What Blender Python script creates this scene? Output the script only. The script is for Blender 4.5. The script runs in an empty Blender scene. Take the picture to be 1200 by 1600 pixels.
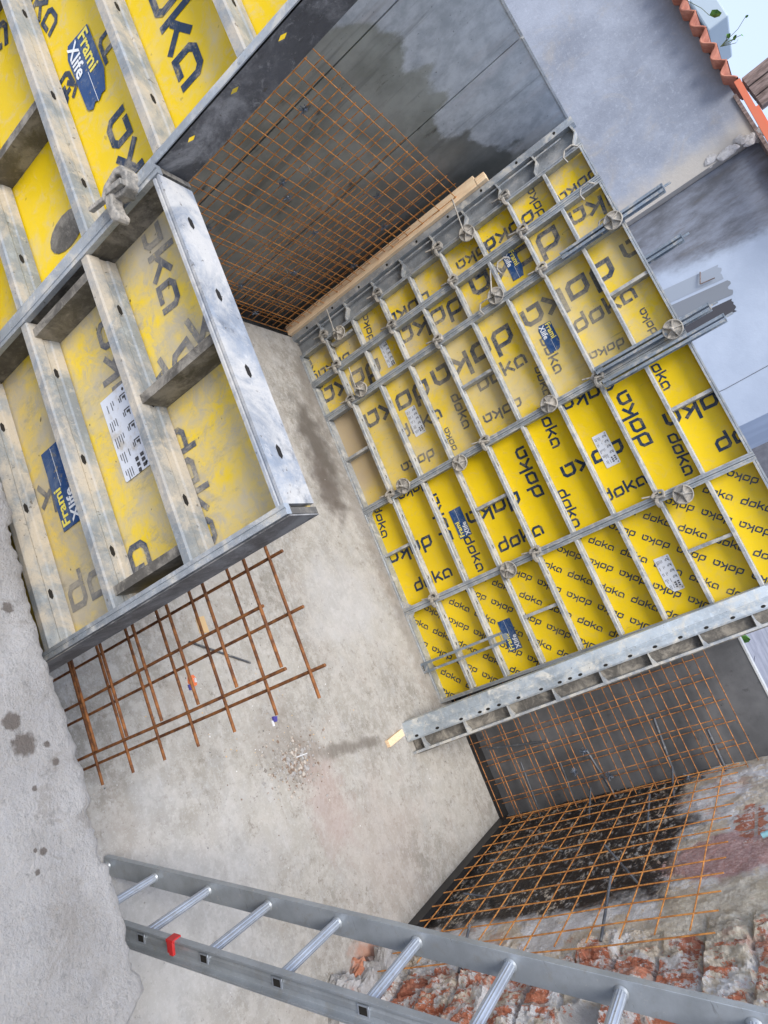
import bpy, bmesh, math, random
from mathutils import Vector, Matrix, noise
from math import radians, sin, cos, pi
random.seed(7)
sc = bpy.context.scene
COL = sc.collection
# ------------------------------------------------------------------ camera
cam_d = bpy.data.cameras.new('camera'); cam = bpy.data.objects.new('camera', cam_d); COL.objects.link(cam)
sc.camera = cam
cam_d.sensor_fit = 'VERTICAL'; cam_d.sensor_height = 36.0; cam_d.lens = 1013.46/1600*36
cam_d.clip_start = 0.02; cam_d.clip_end = 2000
RX = Vector((0.37444466, 0.51790601, 0.76935968)); RY = Vector((0.90400252, -0.02015562, -0.42577958)); RZ = Vector((-0.20552044, 0.85493397, -0.47610443))
m = Matrix((RX, -RY, -RZ)).transposed().to_4x4(); m.translation = Vector((1.16245, -4.5047, 2.6978))
cam.matrix_world = m
# ------------------------------------------------------------------ world, sun, exposure
SUN_EL, SUN_AZ = radians(60), radians(188)
w = bpy.data.worlds.new('World'); sc.world = w; w.use_nodes = True
wn = w.node_tree; bg = wn.nodes['Background']
sky = wn.nodes.new('ShaderNodeTexSky'); sky.sky_type = 'NISHITA'; sky.sun_disc = False
sky.sun_elevation = SUN_EL; sky.sun_rotation = SUN_AZ; sky.air_density = 1.0; sky.dust_density = 4.0; sky.ozone_density = 1.0; sky.altitude = 50
mx = wn.nodes.new('ShaderNodeMix'); mx.data_type = 'RGBA'; mx.inputs[0].default_value = .75; wn.links.new(sky.outputs[0], mx.inputs[6]); mx.inputs[7].default_value = (3.2, 3.8, 5.1, 1); wn.links.new(mx.outputs[2], bg.inputs[0]); bg.inputs[1].default_value = 0.135
sd = bpy.data.lights.new('sun', 'SUN'); sun = bpy.data.objects.new('sun', sd); COL.objects.link(sun)
sd.energy = 1.75; sd.angle = radians(26); sd.color = (1, 0.96, 0.9)
sdir = Vector((sin(SUN_AZ)*cos(SUN_EL), cos(SUN_AZ)*cos(SUN_EL), sin(SUN_EL)))
sun.rotation_euler = sdir.to_track_quat('Z', 'Y').to_euler()
sc.view_settings.view_transform = 'Standard'; sc.view_settings.look = 'None'; sc.view_settings.gamma = 1
sc.view_settings.exposure = 0.95
try: sc.view_settings.use_curve_mapping = False
except Exception: pass
# ------------------------------------------------------------------ materials
class NT:
    def __init__(s, name):
        s.m = bpy.data.materials.new(name); s.m.use_nodes = True; s.t = s.m.node_tree
        s.b = s.t.nodes['Principled BSDF']; s.geo = s.t.nodes.new('ShaderNodeNewGeometry')
        s.P = s.geo.outputs['Position']
    def n(s, t, **k):
        x = s.t.nodes.new(t)
        for a, v in k.items(): setattr(x, a, v)
        return x
    def L(s, a, b): s.t.links.new(a, b)
    def noise(s, scale, detail=6, rough=.6, vec=None, dist=0, stretch=None):
        v = vec or s.P
        if stretch:
            mp = s.n('ShaderNodeMapping'); mp.inputs['Scale'].default_value = stretch; s.L(v, mp.inputs[0]); v = mp.outputs[0]
        x = s.n('ShaderNodeTexNoise'); x.inputs['Scale'].default_value = scale; x.inputs['Detail'].default_value = detail
        x.inputs['Roughness'].default_value = rough; x.inputs['Distortion'].default_value = dist; s.L(v, x.inputs['Vector']); return x.outputs['Fac']
    def vor(s, scale, feature='F1'):
        x = s.n('ShaderNodeTexVoronoi'); x.feature = feature; x.inputs['Scale'].default_value = scale; s.L(s.P, x.inputs['Vector']); return x.outputs['Distance']
    def rng(s, f, a, b, c=0., d=1., smooth=True):
        x = s.n('ShaderNodeMapRange'); x.interpolation_type = 'SMOOTHSTEP' if smooth else 'LINEAR'
        for i, v in zip(range(1, 5), (a, b, c, d)): x.inputs[i].default_value = v
        s.L(f, x.inputs[0]); return x.outputs[0]
    def mix(s, f, a, b):
        x = s.n('ShaderNodeMix', data_type='RGBA')
        for v, i in ((a, 6), (b, 7)):
            if isinstance(v, (tuple, list)): x.inputs[i].default_value = (*v[:3], 1)
            else: s.L(v, x.inputs[i])
        if isinstance(f, (int, float)): x.inputs[0].default_value = f
        else: s.L(f, x.inputs[0])
        return x.outputs[2]
    def math(s, op, a, b=0.):
        x = s.n('ShaderNodeMath', operation=op)
        for v, i in ((a, 0), (b, 1)):
            if isinstance(v, (int, float)): x.inputs[i].default_value = v
            else: s.L(v, x.inputs[i])
        return x.outputs[0]
    def xyz(s, v=None):
        x = s.n('ShaderNodeSeparateXYZ'); s.L(v or s.P, x.inputs[0]); return x.outputs
    def blob(s, c, r, soft=.5, wob=.5, sc_=(1, 1, 1), rot=0):
        nz = s.n('ShaderNodeTexNoise'); nz.inputs['Scale'].default_value = 2.2/max(r, .01); nz.inputs['Detail'].default_value = 5; s.L(s.P, nz.inputs['Vector'])
        mp = s.n('ShaderNodeMapping'); mp.vector_type = 'TEXTURE'; mp.inputs['Location'].default_value = c; mp.inputs['Scale'].default_value = sc_; mp.inputs['Rotation'].default_value = (0, 0, rot); s.L(s.P, mp.inputs[0])
        ln = s.n('ShaderNodeVectorMath', operation='LENGTH'); s.L(mp.outputs[0], ln.inputs[0])
        d = s.math('ADD', ln.outputs['Value'], s.math('MULTIPLY', s.math('SUBTRACT', nz.outputs['Fac'], .5), r*wob*2))
        return s.rng(d, r*(1-soft), r*(1+soft*.4), 1, 0)
    def bump(s, h, strength=.3, dist=.01):
        x = s.n('ShaderNodeBump'); x.inputs['Strength'].default_value = strength; x.inputs['Distance'].default_value = dist
        s.L(h, x.inputs['Height']); s.L(x.outputs[0], s.b.inputs['Normal'])
    def done(s, col, rough=.6, metal=0., spec=None):
        if isinstance(col, (tuple, list)): s.b.inputs['Base Color'].default_value = (*col[:3], 1)
        else: s.L(col, s.b.inputs['Base Color'])
        for v, k in ((rough, 'Roughness'), (metal, 'Metallic')):
            if isinstance(v, (int, float)): s.b.inputs[k].default_value = v
            else: s.L(v, s.b.inputs[k])
        if spec is not None: s.b.inputs['Specular IOR Level'].default_value = spec
        return s.m

def steel(name, base, splash, amt=.5, rough=.5, metal=.55, sc_=14, dark=(.10, .10, .10), dk=.3):
    q = NT(name)
    c = q.mix(q.rng(q.noise(3.5, 8, .65), .35, .65), tuple(v*.7 for v in base), base)
    c = q.mix(q.math('MULTIPLY', q.rng(q.noise(sc_*4, 5, .7), .5, .75), .5), c, tuple(min(1, v*1.45) for v in base))
    f = q.rng(q.noise(sc_, 8, .72, dist=.5), .62-amt*.35, .78-amt*.25)
    c = q.mix(f, c, splash)
    d = q.math('MULTIPLY', q.rng(q.noise(sc_*1.7, 7, .7, stretch=(1, 1, .4)), .56, .72), dk)
    c = q.mix(d, c, dark)
    c = q.mix(q.math('MULTIPLY', q.rng(q.noise(60, 3, .6), .66, .72), .7), c, (.09, .075, .06))
    c = q.mix(q.rng(q.noise(170, 5, .8), .56, .70, 0, .5), c, tuple(v*.35 for v in base))
    c = q.mix(q.rng(q.noise(45, 8, .8, dist=.6), .54, .66, 0, .5), c, tuple(min(1, v*1.25) for v in splash))
    q.bump(q.noise(70, 8, .8), .35, .004)
    return q.done(c, q.rng(f, 0, 1, rough, .85), q.rng(f, 0, 1, metal, 0.))

M = {}
M['galv'] = steel('galvanised steel', (.45, .49, .53), (.50, .48, .43), .42, .42, .45)
M['galv_rib'] = steel('splashed steel', (.40, .43, .46), (.50, .48, .43), .6, .5, .35)
M['galv_near'] = steel('cement splashed steel', (.30, .33, .355), (.46, .41, .335), .62, .62, .15, 7)
M['galv_skylit'] = steel('sky tinted galvanised steel', (.32, .36, .42), (.50, .49, .47), .72, .6, .22, 6, (.12, .13, .15), .75)  # bluish sky reflection on the near top rail, put into the colour
M['steel_dark'] = steel('blackened steel web', (.12, .12, .125), (.34, .33, .32), .55, .55, .15, 6, (.03, .028, .025), .85)
M['steel_mud'] = steel('cement caked steel', (.13, .12, .105), (.29, .265, .225), .55, .6, .2, 10, (.03, .027, .024), .6)
M['cast'] = steel('cast zinc fitting', (.30, .29, .27), (.46, .42, .36), .65, .55, .3, 20)
M['waler'] = steel('blue grey channel steel', (.30, .36, .43), (.44, .42, .38), .4, .45, .5, 15)
M['rail_end'] = steel('pale blue galvanised rail', (.46, .52, .57), (.60, .58, .52), .45, .45, .35, 8)
M['grey_sheet'] = steel('grey filler sheet', (.26, .28, .30), (.36, .36, .36), .35, .55, .1, 6)

def ply(name, yel, dirt, dirty, amt, spot=.3, scale=3.0, ink=None):
    q = NT(name)
    c = q.mix(q.rng(q.noise(2.2, 4, .5), .3, .7), tuple(v*.86 for v in yel), yel)
    if ink: c = q.mix(q.rng(q.noise(40, 5, .8), .55, .8, 0, .5), ink, tuple(v*2.2+.02 for v in ink)); c = q.mix(q.math('MULTIPLY', q.rng(q.noise(26, 9, .85), .56, .64), min(.9, .15+spot)), c, yel)
    f = q.rng(q.noise(scale, 9, .68, dist=.3), .66-amt*.42, .9-amt*.3)
    c = q.mix(q.math('MULTIPLY', f, dirty), c, dirt)
    g = q.math('MULTIPLY', q.rng(q.noise(scale*5, 9, .75, stretch=(1, 1, .45)), .60-amt*.1, .74), min(1, spot+.1))
    c = q.mix(g, c, tuple(v*.62 for v in dirt))
    c = q.mix(q.math('MULTIPLY', q.rng(q.noise(17, 9, .8, dist=.8), .50-amt*.06, .66), min(.8, .18+spot*.9)), c, tuple(v*.9 for v in dirt))
    k = q.math('MULTIPLY', q.rng(q.noise(38, 2, .5), .70, .735), spot)
    c = q.mix(k, c, (.05, .04, .02))
    sc1 = q.rng(q.noise(22, 4, .6, stretch=(1, 1, .07)), .70, .73, 0, .5); c = q.mix(sc1, c, (.20, .17, .10))
    if 'dusty' in name: X_, Y_, Z_ = q.xyz(); c = q.mix(q.math('MULTIPLY', q.rng(q.math('ADD', Z_, q.math('MULTIPLY', q.noise(5, 5, .6), .1)), .29, .37, .8, 0), q.rng(X_, -.30, -.10, 1, .35)), c, (.40, .31, .22))
    q.bump(q.noise(25, 6, .6), .06, .002)
    return q.done(c, q.rng(f, 0, 1, .38, .8), 0, .4)
YEL = (.86, .60, .006)
INK = (.012, .032, .075)
for nm, d, dirty, amt, spot, scl in (('clean', (.62, .48, .2), .5, .12, .12, 2.5), ('print', (.62, .48, .16), .6, .32, .2, 2.5), ('dusty', (.60, .51, .33), .72, .86, .35, 3.2),
                        ('mixed', (.55, .47, .33), .9, .66, .6, 5), ('tall', (.60, .53, .40), .75, .36, .3, 4.5), ('grubby', (.47, .42, .33), .95, .84, .75, 5.5)):
    M['ply_'+nm] = ply('yellow face ply '+nm, YEL, d, dirty, amt, spot, scl)
    M['ink_'+nm] = ply('navy print '+nm, YEL, d, dirty*.5, amt, spot, scl, INK)
M['sticker'] = ply('blue sticker', YEL, (.25, .3, .36), .5, .45, .3, 9, (.012, .06, .19))
M['sticker_yel'] = NT('sticker yellow').done((.85, .72, .12), .5)
M['sticker_white'] = NT('sticker white').done((.78, .80, .82), .5)
q = NT('instruction plate white'); c = q.mix(q.rng(q.noise(14, 7, .7), .5, .72), (.66, .69, .75), (.46, .42, .36)); M['plate'] = q.done(c, .45)
M['plate_ink'] = NT('plate ink').done((.05, .05, .055), .6)
M['black'] = NT('hole shadow').done((.012, .01, .008), .9)
# rust
q = NT('rusted bar steel'); c = q.mix(q.rng(q.noise(35, 5, .7), .35, .65), (.38, .14, .035), (.72, .33, .09)); c = q.mix(q.rng(q.noise(9, 4, .6), .6, .75, 0, .6), c, (.10, .045, .022)); q.bump(q.noise(260, 2, .5), .5, .002); M['rust'] = q.done(c, .8, .1)
q = NT('brown bar'); c = q.mix(q.rng(q.noise(30, 5, .7), .35, .65), (.22, .09, .032), (.62, .27, .085)); M['rust_brown'] = q.done(c, .8, .1)
q = NT('heavy rusted bar'); c = q.mix(q.rng(q.noise(30, 5, .7), .35, .65), (.11, .042, .018), (.32, .125, .036)); q.bump(q.noise(220, 2, .5), .6, .002); M['rust_dark'] = q.done(c, .8, .15)
M['darkrod'] = steel('dark threaded rod', (.13, .14, .16), (.28, .27, .25), .3, .5, .5, 20)
q = NT('tie wire'); M['wire'] = q.done((.16, .19, .24), .4, .7)
# timber
q = NT('pale timber'); g = q.noise(9, 6, .6, stretch=(14, 14, 1)); c = q.mix(q.rng(g, .3, .7), (.84, .58, .35), (.95, .76, .52)); c = q.mix(q.rng(q.noise(4, 6, .6), .55, .8, 0, .5), c, (.50, .34, .2)); q.bump(g, .15, .003); M['wood'] = q.done(c, .7)
# floor concrete
q = NT('slab concrete')
c = q.mix(q.rng(q.noise(1.3, 9, .62), .3, .68), (.235, .218, .188), (.40, .378, .338))
c = q.mix(q.rng(q.noise(7, 8, .7), .45, .75, 0, .5), c, (.44, .442, .445))
c = q.mix(q.rng(q.noise(4.5, 9, .75, dist=.4), .52, .7, 0, .6), c, (.34, .30, .26))
c = q.mix(q.rng(q.noise(22, 6, .7), .55, .75, 0, .45), c, (.24, .215, .19))
c = q.mix(q.rng(q.noise(2.3, 5, .6), .5, .8, 0, .35), c, (.43, .37, .33))
c = q.mix(q.rng(q.noise(11, 10, .8), .46, .58, 0, .55), c, (.50, .475, .44))
c = q.mix(q.rng(q.noise(13, 10, .8, dist=.3), .54, .64, 0, .7), c, (.20, .175, .145))
c = q.mix(q.rng(q.noise(34, 8, .8), .50, .68, 0, .45), c, (.58, .58, .57))
fs = q.rng(q.noise(60, 2, .5), .68, .72, 0, .6); c = q.mix(fs, c, (.16, .14, .12))
fs2 = q.rng(q.noise(95, 3, .6), .60, .68, 0, .35); c = q.mix(fs2, c, (.62, .62, .62))
fx = q.rng(q.noise(5, 6, .65, stretch=(.9, 6, 1)), .55, .75, 0, .35); c = q.mix(fx, c, (.60, .60, .61))
for ctr, r, colr, st, scl, rot in (
        ((-.60, -.27, 0), .34, (.10, .085, .07), .9, (1.5, .6, 1), 0), ((-.22, -.36, 0), .24, (.11, .09, .075), .85, (1.3, .7, 1), 0), ((-1.2, .0, 0), .3, (.16, .14, .12), .7, (1.6, .6, 1), 0),
        ((.1, -.05, 0), .16, (.18, .155, .13), .5, (6, .8, 1), 0), ((1.2, -.05, 0), .14, (.2, .175, .15), .45, (6, .8, 1), 0),
        ((1.50, -1.62, 0), .16, (.25, .22, .19), .8, (1, 1, 1), 0), ((1.35, -1.75, 0), .22, (.25, .22, .19), .5, (1, 1, 1), 0),
        ((2.60, -1.66, 0), .16, (.50, .21, .12), .75, (1, 1, 1), 0), ((2.2, -1.2, 0), .45, (.42, .35, .31), .3, (1, 1, 1), 0), ((1.8, -1.55, 0), .2, (.42, .32, .29), .5, (1.5, 1, 1), 0),
        ((.0, -1.6, 0), .3, (.26, .23, .2), .4, (1.4, 1, 1), 0), ((.7, -.7, 0), .4, (.56, .56, .57), .4, (1, 1.2, 1), 0), ((1.9, -2.6, 0), .6, (.55, .56, .58), .4, (1, 1, 1), 0)):
    c = q.mix(q.math('MULTIPLY', q.blob(ctr, r, .7, .9, scl, rot), st), c, colr)
# dark streak running from the rubble to the spare panel
X, Y, Z = q.xyz()
sn = q.noise(9, 5, .6)
d = q.math('ABSOLUTE', q.math('SUBTRACT', q.math('SUBTRACT', Y, q.math('MULTIPLY', q.math('SUBTRACT', X, 1.53), 5.2)), -1.45))
l = q.math('ADD', q.math('MULTIPLY', d, .19), q.math('MULTIPLY', q.math('SUBTRACT', sn, .5), .10))
msk = q.math('MULTIPLY', q.rng(l, .012, .055, 1, 0), q.math('MULTIPLY', q.rng(Y, -1.62, -1.35), q.rng(Y, -.98, -.82, 1, 0)))
c = q.mix(q.math('MULTIPLY', msk, .65), c, (.12, .10, .08))
tw = q.n('ShaderNodeTexWave'); tw.wave_type = 'RINGS'; tw.rings_direction = 'Z'; tw.inputs['Scale'].default_value = 9; tw.inputs['Distortion'].default_value = 3; tw.inputs['Detail'].default_value = 3
mp = q.n('ShaderNodeMapping'); mp.inputs['Location'].default_value = (-1.5, 1.9, 0); q.L(q.P, mp.inputs[0]); q.L(mp.outputs[0], tw.inputs['Vector'])
hb = q.math('ADD', q.math('MULTIPLY', tw.outputs['Fac'], .05), q.noise(30, 8, .7))
c = q.mix(q.math('MULTIPLY', q.rng(tw.outputs['Fac'], .5, 1), q.math('MULTIPLY', q.blob((1.7, -1.55, 0), .6, .7, .6), .06)), c, (.62, .60, .58))
q.bump(hb, .3, .006); M['floor'] = q.done(c, .85)
# ledge concrete
q = NT('weathered concrete ledge')
c = q.mix(q.rng(q.noise(5, 9, .65), .3, .7), (.52, .485, .45), (.76, .73, .70))
c = q.mix(q.rng(q.noise(16, 8, .7), .45, .7, 0, .55), c, (.62, .61, .62))
c = q.mix(q.rng(q.noise(7, 7, .7), .58, .8, 0, .7), c, (.44, .38, .33))
c = q.mix(q.rng(q.noise(60, 5, .7), .58, .72, 0, .5), c, (.20, .19, .19))
c = q.mix(q.rng(q.noise(150, 6, .8), .40, .66, 0, .55), c, (.66, .66, .67))
c = q.mix(q.rng(q.noise(210, 5, .8), .57, .70, 0, .55), c, (.30, .285, .27))
c = q.mix(q.rng(q.noise(9, 10, .8, dist=.8), .56, .62, 0, .6), c, (.46, .42, .38))
c = q.mix(q.rng(q.noise(34, 8, .85), .54, .62, 0, .45), c, (.33, .32, .31))
c = q.mix(q.rng(q.vor(26), .0, .10, .8, 0), c, (.60, .52, .45))
for p, r in (((.994, -3.775, 1.3), .021), ((1.045, -3.763, 1.3), .026), ((.753, -3.722, 1.3), .014), ((1.10, -3.712, 1.3), .009), ((1.135, -3.765, 1.3), .006), ((1.253, -3.78, 1.3), .008), ((1.284, -3.80, 1.3), .006), ((1.06, -3.72, 1.3), .008), ((1.245, -3.795, 1.3), .005)):
    c = q.mix(q.math('MULTIPLY', q.blob(p, r, .35, .5), .8), c, (.15, .115, .09))
hh = q.math('ADD', q.noise(28, 10, .8), q.math('MULTIPLY', q.noise(140, 8, .8), .55))
q.bump(hh, 1., .02); M['ledge'] = q.done(c, .92)
# outer form sheet (left wall)
q = NT('wet and dry grey form face')
X, Y, Z = q.xyz()
n1 = q.noise(3.2, 7, .6)
n2 = q.noise(2.4, 3, .5, stretch=(1, 1, .7)); n3 = q.noise(16, 7, .8)
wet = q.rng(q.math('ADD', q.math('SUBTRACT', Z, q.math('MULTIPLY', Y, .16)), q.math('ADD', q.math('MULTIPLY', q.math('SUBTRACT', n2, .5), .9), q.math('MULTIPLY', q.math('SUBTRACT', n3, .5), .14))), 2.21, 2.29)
dryc = q.mix(q.rng(q.noise(8, 8, .7), .3, .7), (.34, .37, .40), (.54, .57, .60))
dryc = q.mix(q.rng(q.noise(5, 5, .6, stretch=(1, 1, .2)), .52, .7, 0, .6), dryc, (.48, .46, .46))
wetc = q.mix(q.rng(q.noise(4, 6, .6), .3, .7), (.20, .215, .20), (.33, .345, .325))
wetc = q.mix(q.rng(q.noise(7, 7, .7, stretch=(1, 1, .35)), .58, .68, 0, .8), wetc, (.035, .03, .026))
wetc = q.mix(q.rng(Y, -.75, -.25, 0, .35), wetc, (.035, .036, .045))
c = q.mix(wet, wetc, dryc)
st = q.noise(9, 6, .7, stretch=(1, 1, .08)); c = q.mix(q.rng(st, .55, .72, 0, .45), c, (.07, .075, .08)); c = q.mix(q.rng(q.noise(60, 3, .6), .68, .74, 0, .8), c, (.04, .04, .04))
q.bump(q.noise(20, 5, .6), .08, .003); M['leftform'] = q.done(c, q.rng(wet, 0, 1, .38, .6), 0, .5)
q = NT('dark grey form face')
c = q.mix(q.rng(q.noise(2.5, 8, .65), .3, .7), (.09, .093, .098), (.165, .168, .175))
c = q.mix(q.rng(q.noise(11, 8, .75), .56, .72, 0, .7), c, (.045, .045, .047))
c = q.mix(q.rng(q.noise(30, 4, .6), .68, .74, 0, .8), c, (.02, .02, .02))
q.bump(q.noise(20, 5, .6), .1, .003); M['farform'] = q.done(c, .5, 0, .4)
M['edge_light'] = steel('light form edge', (.60, .62, .63), (.6, .58, .55), .3, .5, .1)
# house render
q = NT('grey cement render')
c = q.mix(q.rng(q.noise(1.1, 8, .7), .30, .70), (.22, .245, .30), (.35, .385, .46))
c = q.mix(q.rng(q.noise(2.6, 7, .7, dist=.6), .5, .75, 0, .75), c, (.36, .345, .33))
c = q.mix(q.rng(q.noise(24, 6, .7), .5, .75, 0, .5), c, (.44, .48, .56))
X, Y, Z = q.xyz()
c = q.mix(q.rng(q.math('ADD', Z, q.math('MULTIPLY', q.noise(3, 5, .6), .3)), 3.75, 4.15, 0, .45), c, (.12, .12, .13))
c = q.mix(q.math('MULTIPLY', q.rng(q.math('ADD', X, q.math('MULTIPLY', q.noise(6, 5, .6), .25)), -2.12, -1.85), .8), c, (.46, .42, .36))
c = q.mix(q.math('MULTIPLY', q.blob((-2.5, 2.5, 3.55), .05, .5, .6), .7), c, (.10, .07, .05))
q.bump(q.noise(30, 8, .7), .5, .008); M['render'] = q.done(c, .9)
q = NT('patchy white house paint')
X, Y, Z = q.xyz()
wh = q.mix(q.rng(q.noise(1.6, 7, .6), .35, .75), (.37, .43, .53), (.45, .515, .62))
wh = q.mix(q.rng(q.noise(30, 5, .7), .62, .72, 0, .3), wh, (.35, .38, .45))
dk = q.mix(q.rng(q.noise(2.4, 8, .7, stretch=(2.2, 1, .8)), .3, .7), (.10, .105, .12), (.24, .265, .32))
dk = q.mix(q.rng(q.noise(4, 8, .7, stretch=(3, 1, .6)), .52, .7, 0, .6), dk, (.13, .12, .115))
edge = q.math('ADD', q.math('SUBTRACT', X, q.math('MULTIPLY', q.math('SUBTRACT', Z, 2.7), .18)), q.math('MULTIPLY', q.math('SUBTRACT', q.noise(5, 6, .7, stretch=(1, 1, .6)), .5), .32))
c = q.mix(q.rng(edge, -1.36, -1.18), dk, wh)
q.bump(q.noise(30, 8, .7), .35, .006); M['housewall'] = q.done(c, .85)
M['paint1'] = NT('light grey paint strip').done((.30, .34, .40), .8)
M['paint2'] = NT('mid grey paint strip').done((.20, .22, .25), .8)
M['paint3'] = NT('dark grey paint strip').done((.055, .055, .065), .8)
q = NT('terracotta'); c = q.mix(q.rng(q.noise(9, 7, .7), .3, .7), (.30, .10, .065), (.52, .22, .15)); c = q.mix(q.rng(q.noise(22, 6, .7), .6, .72, 0, .7), c, (.22, .17, .14)); q.bump(q.noise(40, 5, .7), .3, .004); M['tile'] = q.done(c, .85)
M['fascia'] = NT('orange red fascia').done((.62, .16, .08), .6)
q = NT('weathered timber'); c = q.mix(q.rng(q.noise(8, 6, .7, stretch=(6, 6, 1)), .3, .7), (.10, .07, .06), (.30, .23, .21)); M['oldwood'] = q.done(c, .9)
M['white_trim'] = NT('blue white trim').done((.42, .50, .56), .6)
M['trim_shade'] = NT('grey panel').done((.14, .17, .20), .6)
q = NT('asphalt grey wall'); c = q.mix(q.rng(q.noise(8, 6, .7), .3, .7), (.10, .105, .125), (.16, .165, .19)); M['darkwall'] = q.done(c, .9)
q = NT('smooth grey wall'); c = q.mix(q.rng(q.noise(2, 6, .6), .3, .7), (.115, .13, .15), (.17, .185, .205)); M['greywall'] = q.done(c, .8)
q = NT('paving'); c = q.mix(q.rng(q.noise(5, 7, .7), .3, .7), (.17, .18, .22), (.28, .29, .34)); M['paving'] = q.done(c, .9)
q = NT('earth ground'); c = q.mix(q.rng(q.noise(3, 8, .7), .3, .7), (.22, .2, .18), (.36, .34, .31)); M['ground'] = q.done(c, .95)
q = NT('leaf green'); c = q.mix(q.rng(q.noise(30, 3, .5), .3, .7), (.03, .12, .012), (.14, .34, .04)); M['leaf'] = q.done(c, .5)
M['stem'] = NT('stem').done((.10, .12, .05), .8)
M['bud'] = NT('yellow flower').done((.75, .6, .03), .6)
# masonry
q = NT('stripped masonry wall')
X, Y, Z = q.xyz()
c = q.mix(q.rng(q.noise(4, 10, .75), .40, .58), (.66, .64, .62), (.90, .89, .89))
c = q.mix(q.rng(q.noise(5, 8, .7), .48, .56, 0, .85), c, (.72, .61, .46))
c = q.mix(q.rng(q.noise(9, 9, .8, dist=.5), .58, .63, 0, .65), c, (.36, .33, .31))
c = q.mix(q.math('MULTIPLY', q.blob((2.65, -.98, 1.82), .34, .25, .9, (1, .8, 1.1)), .9), c, q.mix(q.rng(q.noise(60, 5, .8), .45, .6), (.46, .24, .22), (.62, .42, .40)))
c = q.mix(q.math('MULTIPLY', q.blob((2.65, -1.52, 1.9), .36, .3, .9, (1, .9, 1.3)), .85), c, q.mix(q.rng(q.noise(12, 9, .8), .4, .6), (.50, .43, .32), (.74, .68, .56)))
bt = q.n('ShaderNodeTexBrick'); cb = q.n('ShaderNodeCombineXYZ'); q.L(q.math('MULTIPLY', Y, -1.), cb.inputs[0]); q.L(q.math('ADD', Z, q.math('MULTIPLY', q.noise(5, 4, .6), .02)), cb.inputs[1]); q.L(cb.outputs[0], bt.inputs['Vector'])
bt.inputs['Scale'].default_value = 1; bt.inputs['Brick Width'].default_value = .24; bt.inputs['Row Height'].default_value = .19; bt.inputs['Mortar Size'].default_value = .011; bt.inputs['Mortar Smooth'].default_value = .4
bt.inputs['Color1'].default_value = (.62, .20, .10, 1); bt.inputs['Color2'].default_value = (.50, .17, .10, 1); bt.inputs['Mortar'].default_value = (.46, .42, .38, 1)
brk = q.mix(q.rng(q.noise(30, 8, .8), .42, .66, 0, .6), bt.outputs['Color'], (.72, .36, .24))
brk = q.mix(q.rng(q.noise(18, 7, .8, stretch=(1, 2.5, .4)), .54, .60, 0, .8), brk, (.22, .08, .05))
brk = q.mix(q.rng(q.noise(11, 9, .8), .53, .57, 0, .9), brk, (.80, .77, .75))
brkm = q.rng(q.math('ADD', q.math('MULTIPLY', Y, -1.), q.math('MULTIPLY', q.math('SUBTRACT', q.noise(6, 8, .7), .5), .9)), 1.60, 1.66)
brkm = q.math('MULTIPLY', brkm, q.rng(q.noise(4.5, 9, .75, stretch=(1, 1.2, .8)), .49, .52))
c = q.mix(brkm, c, brk)
c = q.mix(q.blob((2.66, -.62, 1.86), .11, .15, .9, (1, 2.0, .7)), c, brk)
c = q.mix(q.math('MULTIPLY', q.rng(q.noise(3.1, 9, .8), .56, .60), .5), c, (.60, .36, .28))
tz = q.rng(q.math('ADD', Z, q.math('MULTIPLY', q.math('SUBTRACT', q.noise(2.3, 8, .65), .5), .7)), 1.42, 1.58, 1, 0)
ty = q.rng(q.math('ADD', Y, q.math('MULTIPLY', q.math('SUBTRACT', q.noise(2.6, 8, .65), .5), .6)), -1.34, -1.22)
tn = q.rng(q.noise(9, 9, .75), .36, .50)
tar = q.math('MULTIPLY', q.math('MULTIPLY', tz, ty), q.math('SUBTRACT', 1., q.rng(q.noise(20, 9, .8, stretch=(1, .8, 1.6)), .50, .56, 0, .95) if False else q.math('MULTIPLY', q.rng(q.noise(20, 9, .8, stretch=(1, .8, 1.6)), .52, .57, 0, .97), q.rng(q.noise(5, 6, .7), .40, .58))))
tarc = q.mix(q.rng(q.noise(40, 6, .8), .56, .68), (.012, .010, .009), (.30, .28, .26))
c = q.mix(tar, c, tarc)
hm = q.math('ADD', q.noise(12, 10, .75), q.math('MULTIPLY', q.noise(60, 5, .7), .3))
q.bump(hm, 1., .03); M['masonry'] = q.done(c, q.rng(tar, 0, 1, .92, .42))
q = NT('broken hollow brick'); X, Y, Z = q.xyz()
wv = q.n('ShaderNodeTexWave'); wv.bands_direction = 'Z'; wv.inputs['Scale'].default_value = 16; wv.inputs['Distortion'].default_value = 4.5; q.L(q.P, wv.inputs['Vector'])
c = q.mix(q.rng(q.noise(7, 7, .7), .35, .65), (.38, .12, .06), (.62, .27, .16))
c = q.mix(q.rng(q.noise(5, 8, .7), .44, .58, 0, .9), c, (.46, .43, .41))
c = q.mix(q.rng(q.noise(15, 6, .7), .60, .7, 0, .8), c, (.17, .13, .11))
q.bump(q.math('ADD', q.math('MULTIPLY', wv.outputs['Fac'], .18), q.noise(18, 9, .75)), .9, .015); M['brick'] = q.done(c, .92)
q = NT('mortar lump'); c = q.mix(q.rng(q.noise(9, 8, .7), .35, .65), (.33, .31, .29), (.58, .57, .57)); c = q.mix(q.rng(q.noise(6, 6, .7), .6, .7, 0, .8), c, (.50, .22, .14)); q.bump(q.noise(30, 8, .8), 1, .015); M['mortar'] = q.done(c, .95)
M['membrane'] = NT('black membrane').done((.022, .021, .021), .5)
M['pale_pipe'] = NT('pale turquoise pipe').done((.28, .55, .62), .4)
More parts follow.
